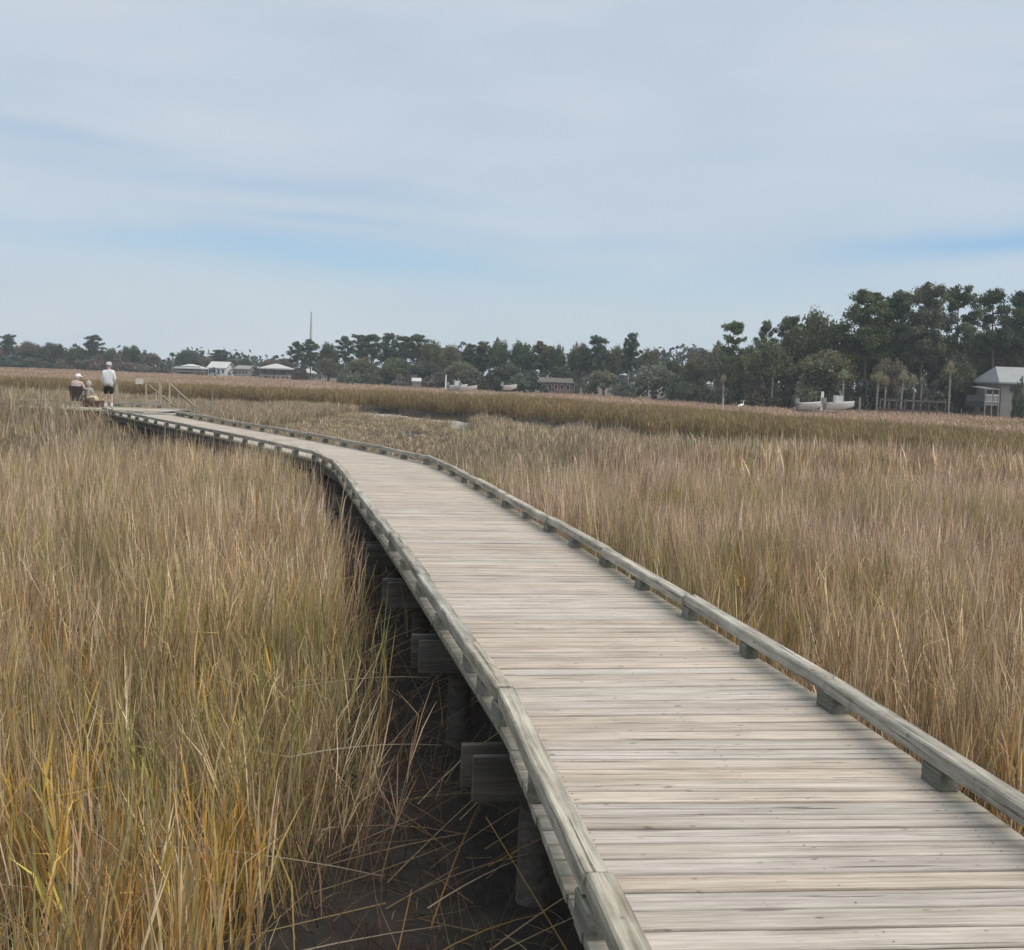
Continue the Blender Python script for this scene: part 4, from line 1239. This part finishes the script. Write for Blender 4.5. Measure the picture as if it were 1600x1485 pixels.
# dock behind the skiff
p = at(1285, 633, 118); dk = thing('dock', (p.x - .6, 118, -1.25), 'small grey dock with white post behind the white skiff', 'dock')
m_ = MB(); m_.box((0, 0, .72), (4.0, 1.6, .16)); link('deck', m_.mesh('deck'), M['siding'], dk)
for k in range(4):
    for s_ in (-.7, .7):
        m_ = MB(); m_.tube([(-1.9 + k * 1.26, s_, -.4), (-1.9 + k * 1.26, s_, 1.0)], .11, 8); link('pile', m_.mesh('pile'), M['siding'], dk)
q = at(1283, 612, 118); m_ = MB(); m_.box((q.x - p.x + .6, -.6, (q.z + 1.25 + .8) / 2), (.22, .22, q.z + 1.25 - .8)); link('signpost', m_.mesh('signpost'), M['white'], dk)


def pole(u, v0, v1, y, rad, mat, label, cat, name, extra=None, group=None):
    p = at(u, v1, y); zt = at(u, v0, y).z; x = p.x; zb = float(ground_z(np.array([x]), np.array([y]))[0])
    mb = MB(); mb.tube([(0, 0, -.6), (0, 0, (zt - zb) * .5), (0, 0, zt - zb)], [rad, rad * .85, rad * .6], 8)
    o = link(name, mb.mesh(name), M[mat], loc=(x, y, zb)); tag(o, label, cat, group)
    return o


mast = thing('mast', (at(484.5, 580, 252.5).x, 252.5, -.9), 'tall bare white mast rising from the small pavilion', 'mast')
H_ = at(484.5, 488, 252.5).z + .9
m_ = MB(); m_.tube([(0, 0, 0), (0, 0, H_ * .45), (0, 0, H_)], [.36, .30, .14], 8); link('pole', m_.mesh('pole'), M['offwhite'], mast)
m_ = MB(); m_.tube([(0, 0, H_), (0, 0, H_ + .12)], .19, 8); link('cap', m_.mesh('cap'), M['white'], mast)
pole(696.5, 586, 599, 178, .14, 'white', 'white post standing left of the two white boats', 'post', 'post')
pole(982, 579, 592, 178, .10, 'siding', 'thin grey pole between two grey green low trees', 'pole', 'pole')
pole(1130, 622, 634, 104, .06, 'offwhite', 'short pale stake in the marsh left of the white bird', 'stake', 'stake')
pole(1206, 590, 625, 133, .09, 'palmbark', 'slim grey pole at the edge of the near wood', 'pole', 'pole')
pole(331, 608, 652, 56, .05, 'palmbark', 'thin pale piling in the creek right of the gangway', 'piling', 'piling')
for u, lb in ((1343, 'short grey piling right of the white skiff'),):
    pole(u, 621, 634, 117, .13, 'siding', lb, 'piling', 'piling')
m_ = MB(); p = at(651, 595, 182)
sh = thing('shed', (p.x, 182, float(ground_z(np.array([p.x]), np.array([182.]))[0])), 'tiny white shed half hidden in the middle wood', 'shed')
hh = p.z - sh.location.z - .1
m_.box((0, 0, hh / 2 - .1), (1.1, 1.2, hh + .2)); link('wall', m_.mesh('wall'), M['siding'], sh)
m_ = MB(); m_.add([(-.7, -.75, hh), (.7, -.75, hh), (.7, .75, hh), (-.7, .75, hh), (-.7, 0, hh + .5), (.7, 0, hh + .5)], [(0, 1, 5, 4), (2, 3, 4, 5), (1, 2, 5), (3, 0, 4), (3, 2, 1, 0)]); link('roof', m_.mesh('roof'), M['offwhite'], sh)
m_ = MB(); m_.box((.1, -.62, hh * .42), (.5, .05, hh * .7)); link('door', m_.mesh('door'), M['siding'], sh)

# white wading bird in the marsh
def skin_mesh(name, V, E, Rd, sub=1, root=0):
    me = bpy.data.meshes.new(name); me.from_pydata([tuple(v) for v in V], E, []); me.update()
    o = bpy.data.objects.new(name, me); COL.objects.link(o)
    s = o.modifiers.new('s', 'SKIN'); s.use_smooth_shade = True
    for i, r in enumerate(Rd):
        sv = me.skin_vertices[0].data[i]; sv.radius = (r, r) if not hasattr(r, '__len__') else r
        sv.use_root = (i == root)
    u_ = o.modifiers.new('u', 'SUBSURF'); u_.levels = sub; u_.render_levels = sub
    dg = bpy.context.evaluated_depsgraph_get(); dg.update()
    out = bpy.data.meshes.new_from_object(o.evaluated_get(dg)); out.name = name
    out.materials.clear()
    bpy.data.objects.remove(o)
    return out


p = at(1157.5, 634, 100); bz = float(ground_z(np.array([p.x]), np.array([100.]))[0])
bird = thing('egret', (p.x, 100, bz), 'white wading bird standing in the marsh before the near wood', 'bird', rz=.4)
top = p.z - bz
V_ = [(0, 0, top), (.14, 0, top + .05), (.24, 0, top + .13), (.20, 0, top + .25), (.25, 0, top + .38), (.31, 0, top + .40), (-.16, 0, top - .03), (-.3, 0, top - .08)]
E_ = [(0, 1), (1, 2), (2, 3), (3, 4), (4, 5), (0, 6), (6, 7)]
link('body', skin_mesh('body', V_, E_, [.13, .11, .05, .035, .03, .035, .10, .03]), M['white'], bird)
m_ = MB(); m_.tube([(.33, 0, top + .40), (.46, 0, top + .385)], [.015, .003], 6); link('bill', m_.mesh('bill'), M['newwood'], bird)
for s_ in (-.05, .05):
    m_ = MB(); m_.tube([(-.02, s_, -.05), (-.02, s_, top - .08)], .012, 6); link('leg', m_.mesh('leg'), M['darkpaint'], bird)

# ------------------------------------------------------------------ boardwalk
bw = thing('boardwalk', (0, 0, 0), 'weathered grey plank boardwalk curving across the marsh with low curb rails', 'boardwalk')
GAP, TH = .008, .038


def plank_mesh(hw, wl, wr):
    """board across the walk: local X across, width wl at the left end and wr at the right"""
    return beam_mesh('plank', 2 * hw, PW, TH, ch=.005, taper=(wl - PW, wr - PW))


s = .15; planks = []; seedr = random.Random(3)
while s < TOTAL - .05:
    hw = half_width(s)
    p0, t0, n0 = on_path(s - .07); p1, t1, n1 = on_path(s + .07)
    kappa = math.atan2(t0.x * t1.y - t0.y * t1.x, t0.dot(t1)) / .14        # > 0 turns left
    p, tt, nn = on_path(s)
    pitch = PW + GAP
    wl = pitch * (1 - kappa * hw) - GAP * seedr.uniform(.15, 1.5); wr = pitch * (1 + kappa * hw) - GAP * seedr.uniform(.15, 1.5)
    planks.append((s, p, nn, hw + seedr.uniform(-.003, .003), max(.06, wl), max(.06, wr)))
    s += pitch
print('planks', len(planks))
stuffV = []
join = MB()
for i, (s, p, nn, hw, wl, wr) in enumerate(planks):
    ang = math.atan2(nn.y, nn.x); z = -TH / 2 + seedr.uniform(-.0018, .0018); rx = seedr.gauss(0, .006); ry = seedr.gauss(0, .0008)
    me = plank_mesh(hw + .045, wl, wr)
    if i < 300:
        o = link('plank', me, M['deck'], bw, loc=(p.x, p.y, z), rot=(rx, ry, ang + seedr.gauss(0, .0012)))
    else:
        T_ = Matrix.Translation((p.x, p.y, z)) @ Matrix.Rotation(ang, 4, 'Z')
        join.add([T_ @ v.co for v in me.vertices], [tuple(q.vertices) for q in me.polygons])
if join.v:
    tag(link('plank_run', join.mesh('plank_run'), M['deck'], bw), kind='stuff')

# screws: two at each stringer line on every near plank (tiny heads, joined)
scr = MB()
for s, p, nn, hw, wl, wr in planks[:110]:
    tt = Vector((-nn.y, nn.x, 0))
    for f in (-.86, 0.02, .86):
        for g_ in (-.035, .035):
            if f == 0.02 and seedr.random() < .45:
                continue
            c = p + nn * (f * hw + seedr.uniform(-.012, .012)) + tt * (g_ + seedr.uniform(-.006, .006))
            n = 6; b = len(scr.v)
            scr.add([(c.x + .0036 * math.cos(2 * PI * k / n), c.y + .0036 * math.sin(2 * PI * k / n), .0022) for k in range(n)] + [(c.x, c.y, .0028)], [(k, (k + 1) % n, n) for k in range(n)])
tag(link('screw', scr.mesh('screw'), M['steel'], bw), kind='stuff')

# curb rails: 4 x 4 timbers on blocks, both edges
RW, RH, BH = .089, .072, .090


def edge(s, side, inset=.0):
    p, tt, nn = on_path(s); hw = half_width(s)
    return p + nn * side * (hw - inset), tt, nn


right_end = TOTAL - 1.9
for side, cuts in ((-1, [1.0, 3.6, 5.95, 7.05] + list(np.arange(9.45, TOTAL - 1, 2.42))), (1, [.9, 3.66, 6.1] + list(np.arange(8.55, right_end - .8, 2.42)))):
    cuts = list(cuts) + [TOTAL - .05 if side < 0 else right_end]
    for a_, b_ in zip(cuts[:-1], cuts[1:]):
        pa, ta, na = edge(a_, side); pb, tb, nb = edge(b_, side); u_ = (pb - pa).normalized()
        za = BH + RH / 2 + seedr.uniform(-.002, .012); zb_ = BH + RH / 2 + seedr.uniform(-.002, .014)
        lat = Vector((u_.y, -u_.x, 0)) * seedr.uniform(-.016, .016)
        beam('curb_rail', pa + u_ * .005 + lat + Vector((0, 0, za)), pb - u_ * .004 + lat + Vector((0, 0, zb_)), RW + seedr.uniform(-.004, .003), RH, M['rail'], bw, ch=.008)
        nb_ = max(2, round((b_ - a_) / 1.22))
        for k in range(nb_):
            sb = a_ + (b_ - a_) * k / nb_ + (.0 if k == 0 else seedr.uniform(-.04, .04))
            f = (sb - a_) / (b_ - a_); c = pa.lerp(pb, f) + Vector((u_.y, -u_.x, 0)) * seedr.uniform(-.012, .012); L = .20 if k == 0 else seedr.uniform(.11, .19)
            yw = seedr.gauss(0, .06); u0 = u_.copy(); u_ = Vector((u0.x - u0.y * yw, u0.y + u0.x * yw, 0)).normalized()
            beam('spacer_block', c - u_ * L / 2 + Vector((0, 0, BH / 2 - .001)), c + u_ * L / 2 + Vector((0, 0, BH / 2 - .001)), RW + seedr.uniform(-.012, .016), BH - .004, M['block'], bw, ch=.006)
            u_ = u0
    for a_ in cuts[1:5]:                                            # screw heads at the rail joints
        p_, tt, nn = edge(a_, side); mb = MB()
        for o1 in (-.05, .05):
            for o2 in (-.022, .022):
                c = p_ + tt * o1 + nn * o2; mb.tube([(c.x, c.y, BH + RH - .002), (c.x, c.y, BH + RH + .004)], .005, 8)
        tag(link('rail_screw', mb.mesh('rail_screw'), M['screw'], bw), kind='stuff')

# stringers, pile caps and piles
sc_ = [0.3, 3.2, 6.25, 9.0, 11.5, 14.0, 16.5, 19.0, 21.5, 24.0, 26.5, 29.0, 31.5, 34.0, 36.5, 39.0, 41.5, 44.0, 46.5]
sc_ = [v_ for v_ in sc_ if v_ < TOTAL - .4]
for off in (-.90, -.3, .3, .90):
    for a_, b_ in zip(sc_[:-1], sc_[1:]):
        pa, ta, na = on_path(a_); pb, tb, nb = on_path(b_)
        pa = pa + na * off * half_width(a_) ; pb = pb + nb * off * half_width(b_)
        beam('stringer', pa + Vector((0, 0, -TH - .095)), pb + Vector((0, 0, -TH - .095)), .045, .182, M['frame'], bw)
for a_ in sc_[1:]:
    p_, tt, nn = on_path(a_); hw = half_width(a_)
    for o_ in (-.105, .105):
        c = p_ + tt * o_ + Vector((0, 0, -TH - .186 - .125))
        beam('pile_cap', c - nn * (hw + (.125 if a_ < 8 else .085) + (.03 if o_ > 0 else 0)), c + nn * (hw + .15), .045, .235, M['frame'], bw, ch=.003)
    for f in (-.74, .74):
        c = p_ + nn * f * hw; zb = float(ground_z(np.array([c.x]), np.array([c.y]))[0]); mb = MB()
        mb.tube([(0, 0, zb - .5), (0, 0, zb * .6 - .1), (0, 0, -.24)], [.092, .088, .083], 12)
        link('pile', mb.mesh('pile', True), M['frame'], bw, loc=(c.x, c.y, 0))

# ------------------------------------------------------------------ viewing platform, railing, gangway
PX0, PX1, PY0, PY1 = -18.9, -12.35, 43.3, 47.9
pf = thing('platform', (-15.6, 45.6, 0), 'grey plank viewing platform at the far end of the boardwalk', 'platform')
off = Vector((-15.6, 45.6, 0)); n = int((PX1 - PX0) / .143)
for k in range(n):
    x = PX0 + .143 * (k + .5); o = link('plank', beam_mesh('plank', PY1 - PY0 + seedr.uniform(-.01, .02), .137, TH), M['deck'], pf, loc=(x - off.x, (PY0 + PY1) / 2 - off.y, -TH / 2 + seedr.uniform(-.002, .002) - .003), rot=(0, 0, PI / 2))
# the wedge between walk and platform
pe, te, ne = on_path(TOTAL); k = 0
for yy in np.arange(41.55, PY0 - .03, .143):
    xl = max(pe.x - .8, -13.9 - (yy - 41.5) * .35); 
    xl = float(np.interp(yy, [41.5, 43.3], [-12.25, -12.85])); xr = float(np.interp(yy, [41.5, 43.3], [-11.7, -11.55]))
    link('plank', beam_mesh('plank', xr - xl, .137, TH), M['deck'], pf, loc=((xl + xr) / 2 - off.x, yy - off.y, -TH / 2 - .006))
for yy in (PY0 + .25, (PY0 + PY1) / 2, PY1 - .25):
    beam('stringer', Vector((PX0, yy, -TH - .13)), Vector((PX1, yy, -TH - .13)), .045, .182, M['frame'], pf, off=off)
for xx in np.linspace(PX0 + .4, PX1 - .4, 4):
    for yy in (PY0 + .4, PY1 - .4):
        zb = float(ground_z(np.array([xx]), np.array([yy]))[0]); mb = MB(); mb.tube([(0, 0, zb - .5), (0, 0, -.2)], .1, 10); link('pile', mb.mesh('pile', True), M['frame'], pf, loc=(xx - off.x, yy - off.y, 0))
for (ax, ay, bx, by) in ((PX0 + .05, PY1 - .05, -15.35, PY1 - .05), (PX0 + .05, PY0 + .05, PX0 + .05, PY1 - .1), (PX0 + .1, PY0 + .05, -15.9, PY0 + .05), (-15.3, PY1 - .05, -13.5, PY1 - .05)):
    L = math.hypot(bx - ax, by - ay); u_ = Vector((bx - ax, by - ay, 0)) / L; a3 = Vector((ax, ay, 0)); m_n = max(1, round(L / 2.4))
    for k in range(m_n):
        beam('curb_rail', a3 + u_ * (L * k / m_n + .003) + Vector((0, 0, .125)), a3 + u_ * (L * (k + 1) / m_n - .003) + Vector((0, 0, .125)), RW, RH, M['rail'], pf, off=off)
    for k in range(m_n * 2 + 1):
        c = a3 + u_ * min(max(L * k / (m_n * 2), .1), L - .1); beam('spacer_block', c - u_ * .08 + Vector((0, 0, BH / 2 - .004)), c + u_ * .08 + Vector((0, 0, BH / 2 - .004)), RW, BH - .006, M['block'], pf, off=off)

# railing with the sign
ry = 48.05; rx0, rx1 = at(182, 636, ry).x, at(250, 636, ry).x
rl = thing('railing', (rx0, ry, 0), 'pale wooden railing frame at the end of the platform', 'railing')
W_ = rx1 - rx0; zt = at(215, 592, ry).z
for x in (0, W_):
    beam('post', Vector((x, 0, -.35)), Vector((x, 0, zt - .045 if x == 0 else zt - .1)), .10, .10, M['newwood'], rl)
beam('top_rail', Vector((-.1, 0, zt)), Vector((W_ + .25, 0, zt)), .14, .07, M['newwood'], rl)
beam('bottom_rail', Vector((.055, 0, .22)), Vector((W_ - .055, 0, .22)), .045, .09, M['newwood'], rl)
beam('brace', Vector((-.02, -.08, zt - .05)), Vector((-.35, -.9, .02)), .05, .05, M['newwood'], rl)
sg = thing('sign', (at(218, 596, ry - .09).x, ry - .09, at(218, 596, ry).z), 'small pale blank sign fixed to the railing top', 'sign')
m_ = MB(); m_.box((0, 0, 0), (.30, .02, .22)); link('board', m_.mesh('board'), M['sign'], sg)
m_ = MB(); m_.box((0, .022, -.03), (.06, .024, .28)); link('bracket', m_.mesh('bracket'), M['steel'], sg)

# gangway going down behind the railing
gw = thing('gangway', (-13.72, 48.0, 0), 'gangway with two sloping pale handrails descending to the creek', 'gangway')
gl, gd = 5.6, -1.02
for k in range(38):
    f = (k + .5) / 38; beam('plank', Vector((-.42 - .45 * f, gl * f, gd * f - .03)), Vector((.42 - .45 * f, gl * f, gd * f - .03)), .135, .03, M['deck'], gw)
for sx_ in (-.45, .45):
    beam('stringer', Vector((sx_, 0, -.14)), Vector((sx_ - .45, gl, gd - .14)), .05, .18, M['frame'], gw)
    beam('handrail', Vector((sx_, .0, .93)), Vector((sx_ - .45, gl, gd + .93)), .075, .06, M['newwood'], gw)
    for k in range(4):
        f = k / 3; beam('baluster', Vector((sx_ - .45 * f, gl * f * .98 + .03, gd * f - .05)), Vector((sx_ - .45 * f, gl * f * .98 + .03, gd * f + .895)), .05, .05, M['newwood'], gw)
fd = thing('floating_dock', (-12.6, 55.2, -1.42), 'grey floating dock at the foot of the gangway', 'dock')
m_ = MB(); m_.box((0, 0, .05), (4.6, 2.6, .36)); link('float', m_.mesh('float'), M['siding'], fd)
for k in range(18):
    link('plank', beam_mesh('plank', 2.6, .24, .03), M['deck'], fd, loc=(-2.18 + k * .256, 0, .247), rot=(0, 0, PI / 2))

# ------------------------------------------------------------------ people


def figure(root, J, cloth, skinmat, hat=None, hair=None, face=(0, 1)):
    """J: joints with radii; one continuous body, clothes as skins a little wider over the same bones"""
    keys = list(J); ix = {k: i for i, k in enumerate(keys)}
    bones = [('pelvis', 'belly'), ('belly', 'chest'), ('chest', 'neck'), ('neck', 'head0'), ('head0', 'head1')]
    for s_ in 'lr':
        bones += [('chest', 'sh' + s_), ('sh' + s_, 'el' + s_), ('el' + s_, 'wr' + s_), ('wr' + s_, 'hd' + s_), ('pelvis', 'hip' + s_), ('hip' + s_, 'kn' + s_), ('kn' + s_, 'an' + s_), ('an' + s_, 'to' + s_)]
    me = skin_mesh('body', [J[k][0] for k in keys], [(ix[a], ix[b]) for a, b in bones], [(J[k][1] * .8 if not hasattr(J[k][1], '__len__') else tuple(x * .84 for x in J[k][1])) if k in ('pelvis', 'belly', 'chest', 'shl', 'shr', 'neck') else J[k][1] for k in keys], sub=2, root=ix['pelvis'])
    link('body', me, skinmat, root)
    for nm, mat, bl, grow, clip in cloth:
        use = []
        for a, b in bl:
            for k in (a, b):
                if k not in use:
                    use.append(k)
        vs = []
        for k in use:
            p = Vector(J[k][0])
            if k in clip:
                q = Vector(J[clip[k][0]][0]); p = p.lerp(q, clip[k][1])
            vs.append(p)
        cm = skin_mesh(nm, vs, [(use.index(a), use.index(b)) for a, b in bl], [J[k][1] * grow * (1.25 if k == 'neck' else 1) if not hasattr(J[k][1], '__len__') else tuple(x * grow for x in J[k][1]) for k in use], sub=2)
        link(nm, cm, M[mat], root)
    # hands: palm, four bent fingers and a thumb
    for s_ in 'lr':
        w = Vector(J['wr' + s_][0]); h = Vector(J['hd' + s_][0]); d = (h - w).normalized(); sd_ = d.cross(Vector((face[0], face[1], 0.01))).normalized()
        mb = MB()
        for k in range(4):
            o_ = sd_ * (k - 1.5) * .019; L = (.075, .085, .08, .062)[k]; cu = Vector((face[0], face[1], 0)) * .02
            mb.tube([h + o_, h + o_ + d * L * .55 + cu * .4, h + o_ + d * L + cu], [.0095, .0088, .007], 6)
        mb.tube([w.lerp(h, .35), w.lerp(h, .7) + Vector((face[0], face[1], 0)) * .035, h + Vector((face[0], face[1], 0)) * .045 + d * .01], [.011, .011, .008], 6)
        link('fingers', mb.mesh('fingers', True), skinmat, root)
    hc = (Vector(J['head0'][0]) * .45 + Vector(J['head1'][0]) * .55); f3 = Vector((face[0], face[1], 0)); r3 = Vector((face[1], -face[0], 0))
    mb = MB(); mb.tube([hc + f3 * .09 + Vector((0, 0, .01)), hc + f3 * .125 - Vector((0, 0, .025))], [.011, .016], 6); link('nose', mb.mesh('nose', True), skinmat, root)
    for s_ in (-1, 1):
        mb = MB(); mb.tube([hc + r3 * s_ * .035 + f3 * .090 + Vector((0, 0, .03)), hc + r3 * s_ * .035 + f3 * .104 + Vector((0, 0, .03))], .011, 8); link('eye', mb.mesh('eye'), M['darkpaint'], root)
        mb = MB(); mb.tube([hc + r3 * s_ * .082 - f3 * .01 + Vector((0, 0, .025)), hc + r3 * s_ * .1 - f3 * .02 - Vector((0, 0, .03))], [.022, .014], 6); link('ear', mb.mesh('ear', True), skinmat, root)
    mb = MB(); mb.tube([hc - r3 * .024 + f3 * .098 - Vector((0, 0, .05)), hc + r3 * .024 + f3 * .098 - Vector((0, 0, .05))], .007, 6); link('mouth', mb.mesh('mouth'), M['plaster'], root)
    if hair:
        mb = MB(); pts_ = []
        for i in range(6):
            th = i / 5 * PI * .56
            for k in range(12):
                ph = 2 * PI * k / 12; rr = .105
                pts_.append(hc + Vector((0, 0, .02)) + (f3 * math.cos(ph) + r3 * math.sin(ph)) * rr * math.sin(th) * (.96 if math.cos(ph) > .3 else 1.08) + Vector((0, 0, .135 * math.cos(th))))
        fs = [(i * 12 + k, i * 12 + (k + 1) % 12, (i + 1) * 12 + (k + 1) % 12, (i + 1) * 12 + k) for i in range(5) for k in range(12)]
        mb.add(pts_, fs); link('hair', mb.mesh('hair', True), M[hair], root)
    if hat:
        mb = MB(); mb.tube([hc + Vector((0, 0, .045)), hc + Vector((0, 0, .09)), hc + Vector((0, 0, .13)), hc + Vector((0, 0, .152))], [.112, .114, .09, .03], 14); h_ = link('hat', mb.mesh('hat', True), M[hat], root)
        mb = MB(); a0 = math.atan2(face[1], face[0]); vs = []
        for k in range(9):
            ph = a0 - 1.1 + 2.2 * k / 8; c_ = hc + Vector((0, 0, .055))
            vs += [c_ + Vector((math.cos(ph), math.sin(ph), 0)) * .108, c_ + Vector((math.cos(ph), math.sin(ph), -.12)) * (.13 + .07 * math.cos(ph - a0))]
        mb.add(vs + [v_ + Vector((0, 0, .008)) for v_ in vs], [(2 * k, 2 * k + 1, 2 * k + 3, 2 * k + 2) for k in range(8)] + [(18 + 2 * k, 18 + 2 * k + 2, 18 + 2 * k + 3, 18 + 2 * k + 1) for k in range(8)] + [(2 * k + 1, 18 + 2 * k + 1, 18 + 2 * k + 3, 2 * k + 3) for k in range(8)])
        link('brim', mb.mesh('brim'), M[hat], h_)


UP = lambda s_: [('pelvis', 'belly'), ('belly', 'chest'), ('chest', 'neck')] + [x for q in s_ for x in (('chest', 'sh' + q), ('sh' + q, 'el' + q), ('el' + q, 'wr' + q))]
LOW = [('pelvis', 'hipl'), ('hipl', 'knl'), ('pelvis', 'hipr'), ('hipr', 'knr'), ('pelvis', 'belly')]

# standing man, seen from behind, turned a little to the left
man = thing('person', (-14.42, 44.35, 0), 'person standing in white long sleeved shirt, black shorts and pale cap', 'person', scale=(.90, .95, 1.0))
J = {'pelvis': ((0, 0, .86), (.15, .105)), 'belly': ((0, .0, 1.02), (.145, .10)), 'chest': ((0, -.01, 1.24), (.165, .115)), 'neck': ((0, .015, 1.40), .058), 'head0': ((-.005, .035, 1.48), .082), 'head1': ((-.015, .045, 1.60), .085),
     'shl': ((-.185, 0, 1.33), .062), 'ell': ((-.24, .02, 1.06), .043), 'wrl': ((-.21, .15, .86), .030), 'hdl': ((-.20, .19, .79), (.036, .02)),
     'shr': ((.185, 0, 1.33), .062), 'elr': ((.245, .0, 1.07), .043), 'wrr': ((.17, .2, .98), .030), 'hdr': ((.13, .27, .97), (.036, .02)),
     'hipl': ((-.095, 0, .80), .088), 'knl': ((-.10, .01, .45), .058), 'anl': ((-.10, -.02, .075), .040), 'tol': ((-.12, .14, .035), .036),
     'hipr': ((.095, 0, .80), .088), 'knr': ((.115, .02, .45), .058), 'anr': ((.135, -.01, .075), .040), 'tor': ((.16, .15, .035), .036)}
figure(man, J, [('shirt', 'shirt', UP('lr'), 1.34, {'neck': ('head0', .22), 'pelvis': ('belly', -.1), 'wrl': ('ell', .08), 'wrr': ('elr', .08)}),
                ('shorts', 'black', LOW, 1.42, {'knl': ('hipl', .22), 'knr': ('hipr', .22), 'belly': ('pelvis', .6)}),
                ('sock', 'shirt', [('knl', 'anl')], 1.12, {'knl': ('anl', .55)}), ('sock', 'shirt', [('knr', 'anr')], 1.12, {'knr': ('anr', .55)}),
                ('shoe', 'offwhite', [('anl', 'tol')], 1.28, {'anl': ('tol', .1)}), ('shoe', 'offwhite', [('anr', 'tor')], 1.28, {'anr': ('tor', .1)})], M['skin'], hat='offwhite', hair='siding', face=(-.3, .95))

# folding chair, back towards us
cp = Vector((at(121, 634, 45.9).x, 45.9, 0))
ch = thing('folding_chair', cp, 'dark high backed canvas folding chair on the platform', 'chair')
m_ = MB(); N = 6
vs = []
for k in range(N + 1):
    f = k / N; xx = (-.235 + .47 * f); sag = .05 * math.sin(PI * f)
    vs += [(xx * .86, -.14 - sag, .22), (xx, -.24 - sag, .76), (xx * .86, -.115 - sag, .22), (xx, -.215 - sag, .76)]
m_.add(vs, [(4 * k, 4 * k + 4, 4 * k + 5, 4 * k + 1) for k in range(N)] + [(4 * k + 2, 4 * k + 3, 4 * k + 7, 4 * k + 6) for k in range(N)] + [(4 * k + 1, 4 * k + 5, 4 * k + 7, 4 * k + 3) for k in range(N)] + [(4 * k, 4 * k + 2, 4 * k + 6, 4 * k + 4) for k in range(N)])
link('backrest', m_.mesh('backrest'), M['chair'], ch)
m_ = MB(); m_.box((0, .1, .40), (.44, .5, .03)); link('seat', m_.mesh('seat'), M['chair'], ch)
for sx_ in (-1, 1):
    for a, b in (((.24 * sx_, -.24, .78), (.22 * sx_, -.02, .02)), ((.22 * sx_, .34, .55), (.22 * sx_, -.26, .02)), ((.22 * sx_, .34, .62), (.22 * sx_, .33, .02))):
        m_ = MB(); m_.tube([a, b], .013, 6); link('leg', m_.mesh('leg'), M['steel'], ch)
    m_ = MB(); m_.box((.25 * sx_, .08, .62), (.06, .5, .025)); link('armrest', m_.mesh('armrest'), M['chair'], ch)
wm = thing('person', cp, 'person sitting in dark folding chair wearing pale pink top and white visor cap', 'person', scale=(.9, .95, .93))
J = {'pelvis': ((0, .02, .50), (.15, .12)), 'belly': ((0, -.02, .66), (.135, .105)), 'chest': ((0, -.06, .88), (.15, .11)), 'neck': ((.01, -.04, 1.03), .05), 'head0': ((.02, -.02, 1.10), .080), 'head1': ((.025, -.015, 1.215), .083),
     'shl': ((-.17, -.06, .965), .058), 'ell': ((-.23, .05, .72), .042), 'wrl': ((-.14, .26, .66), .03), 'hdl': ((-.1, .33, .66), (.034, .02)),
     'shr': ((.17, -.05, .965), .058), 'elr': ((.25, .07, .73), .042), 'wrr': ((.22, .30, .68), .03), 'hdr': ((.2, .37, .67), (.034, .02)),
     'hipl': ((-.09, .06, .49), .09), 'knl': ((-.11, .48, .50), .062), 'anl': ((-.11, .52, .09), .042), 'tol': ((-.12, .66, .04), .036),
     'hipr': ((.09, .06, .49), .09), 'knr': ((.14, .47, .50), .062), 'anr': ((.16, .52, .09), .042), 'tor': ((.19, .66, .04), .036)}
figure(wm, J, [('shirt', 'pink', UP('lr'), 1.34, {'neck': ('head0', .22)}), ('trousers', 'cream', LOW + [('knl', 'anl'), ('knr', 'anr')], 1.15, {'belly': ('pelvis', .6)})], M['skin'], hat='shirt', hair='offwhite', face=(.9, .42))

# low red brown box and the small person on it
bxp = Vector((at(146, 633, 46.2).x, 46.2, 0))
bx_ = thing('wooden_box', bxp, 'low red brown wooden box on the platform between the two grown people', 'box')
for k in range(3):
    m_ = MB(); m_.box((0, -.2 + .2 * k, .235), (.62, .19, .03)); link('slat', m_.mesh('slat'), M['redwood'], bx_)
for sx_ in (-.27, .27):
    m_ = MB(); m_.box((sx_, 0, .11), (.05, .56, .22)); link('side_panel', m_.mesh('side_panel'), M['redwood'], bx_)
m_ = MB(); m_.box((0, -.27, .12), (.48, .02, .18)); link('front_panel', m_.mesh('front_panel'), M['redwood'], bx_)
kid = thing('person', bxp + Vector((-.19, .02, .25)), 'small person sitting on the low box in pale grey hooded top and cream trousers', 'person')
kz = .85
J = {'pelvis': ((-.02, 0, .09), (.11, .09)), 'belly': ((-.03, 0, .21), (.10, .08)), 'chest': ((-.02, 0, .35), (.115, .085)), 'neck': ((-.01, 0, .45), .045), 'head0': ((0, .01, .52), .072), 'head1': ((.005, .015, .62), .076),
     'shl': ((-.13, 0, .41), .044), 'ell': ((-.16, .08, .25), .033), 'wrl': ((-.03, .17, .20), .024), 'hdl': ((.02, .2, .2), (.028, .016)),
     'shr': ((.12, -.02, .41), .044), 'elr': ((.17, -.02, .25), .033), 'wrr': ((.2, .1, .20), .024), 'hdr': ((.2, .15, .2), (.028, .016)),
     'hipl': ((.02, .06, .09), .068), 'knl': ((.27, .08, .13), .05), 'anl': ((.36, .08, -.17), .034), 'tol': ((.46, .07, -.21), .03),
     'hipr': ((.02, -.06, .09), .068), 'knr': ((.26, -.08, .13), .05), 'anr': ((.34, -.1, -.17), .034), 'tor': ((.44, -.11, -.21), .03)}
figure(kid, J, [('hooded_top', 'paleg', UP('lr'), 1.2, {'neck': ('chest', .1)}), ('trousers', 'cream', LOW + [('knl', 'anl'), ('knr', 'anr')], 1.2, {'belly': ('pelvis', .6)})], M['skin'], hat=None, hair='paleg', face=(.8, .6))
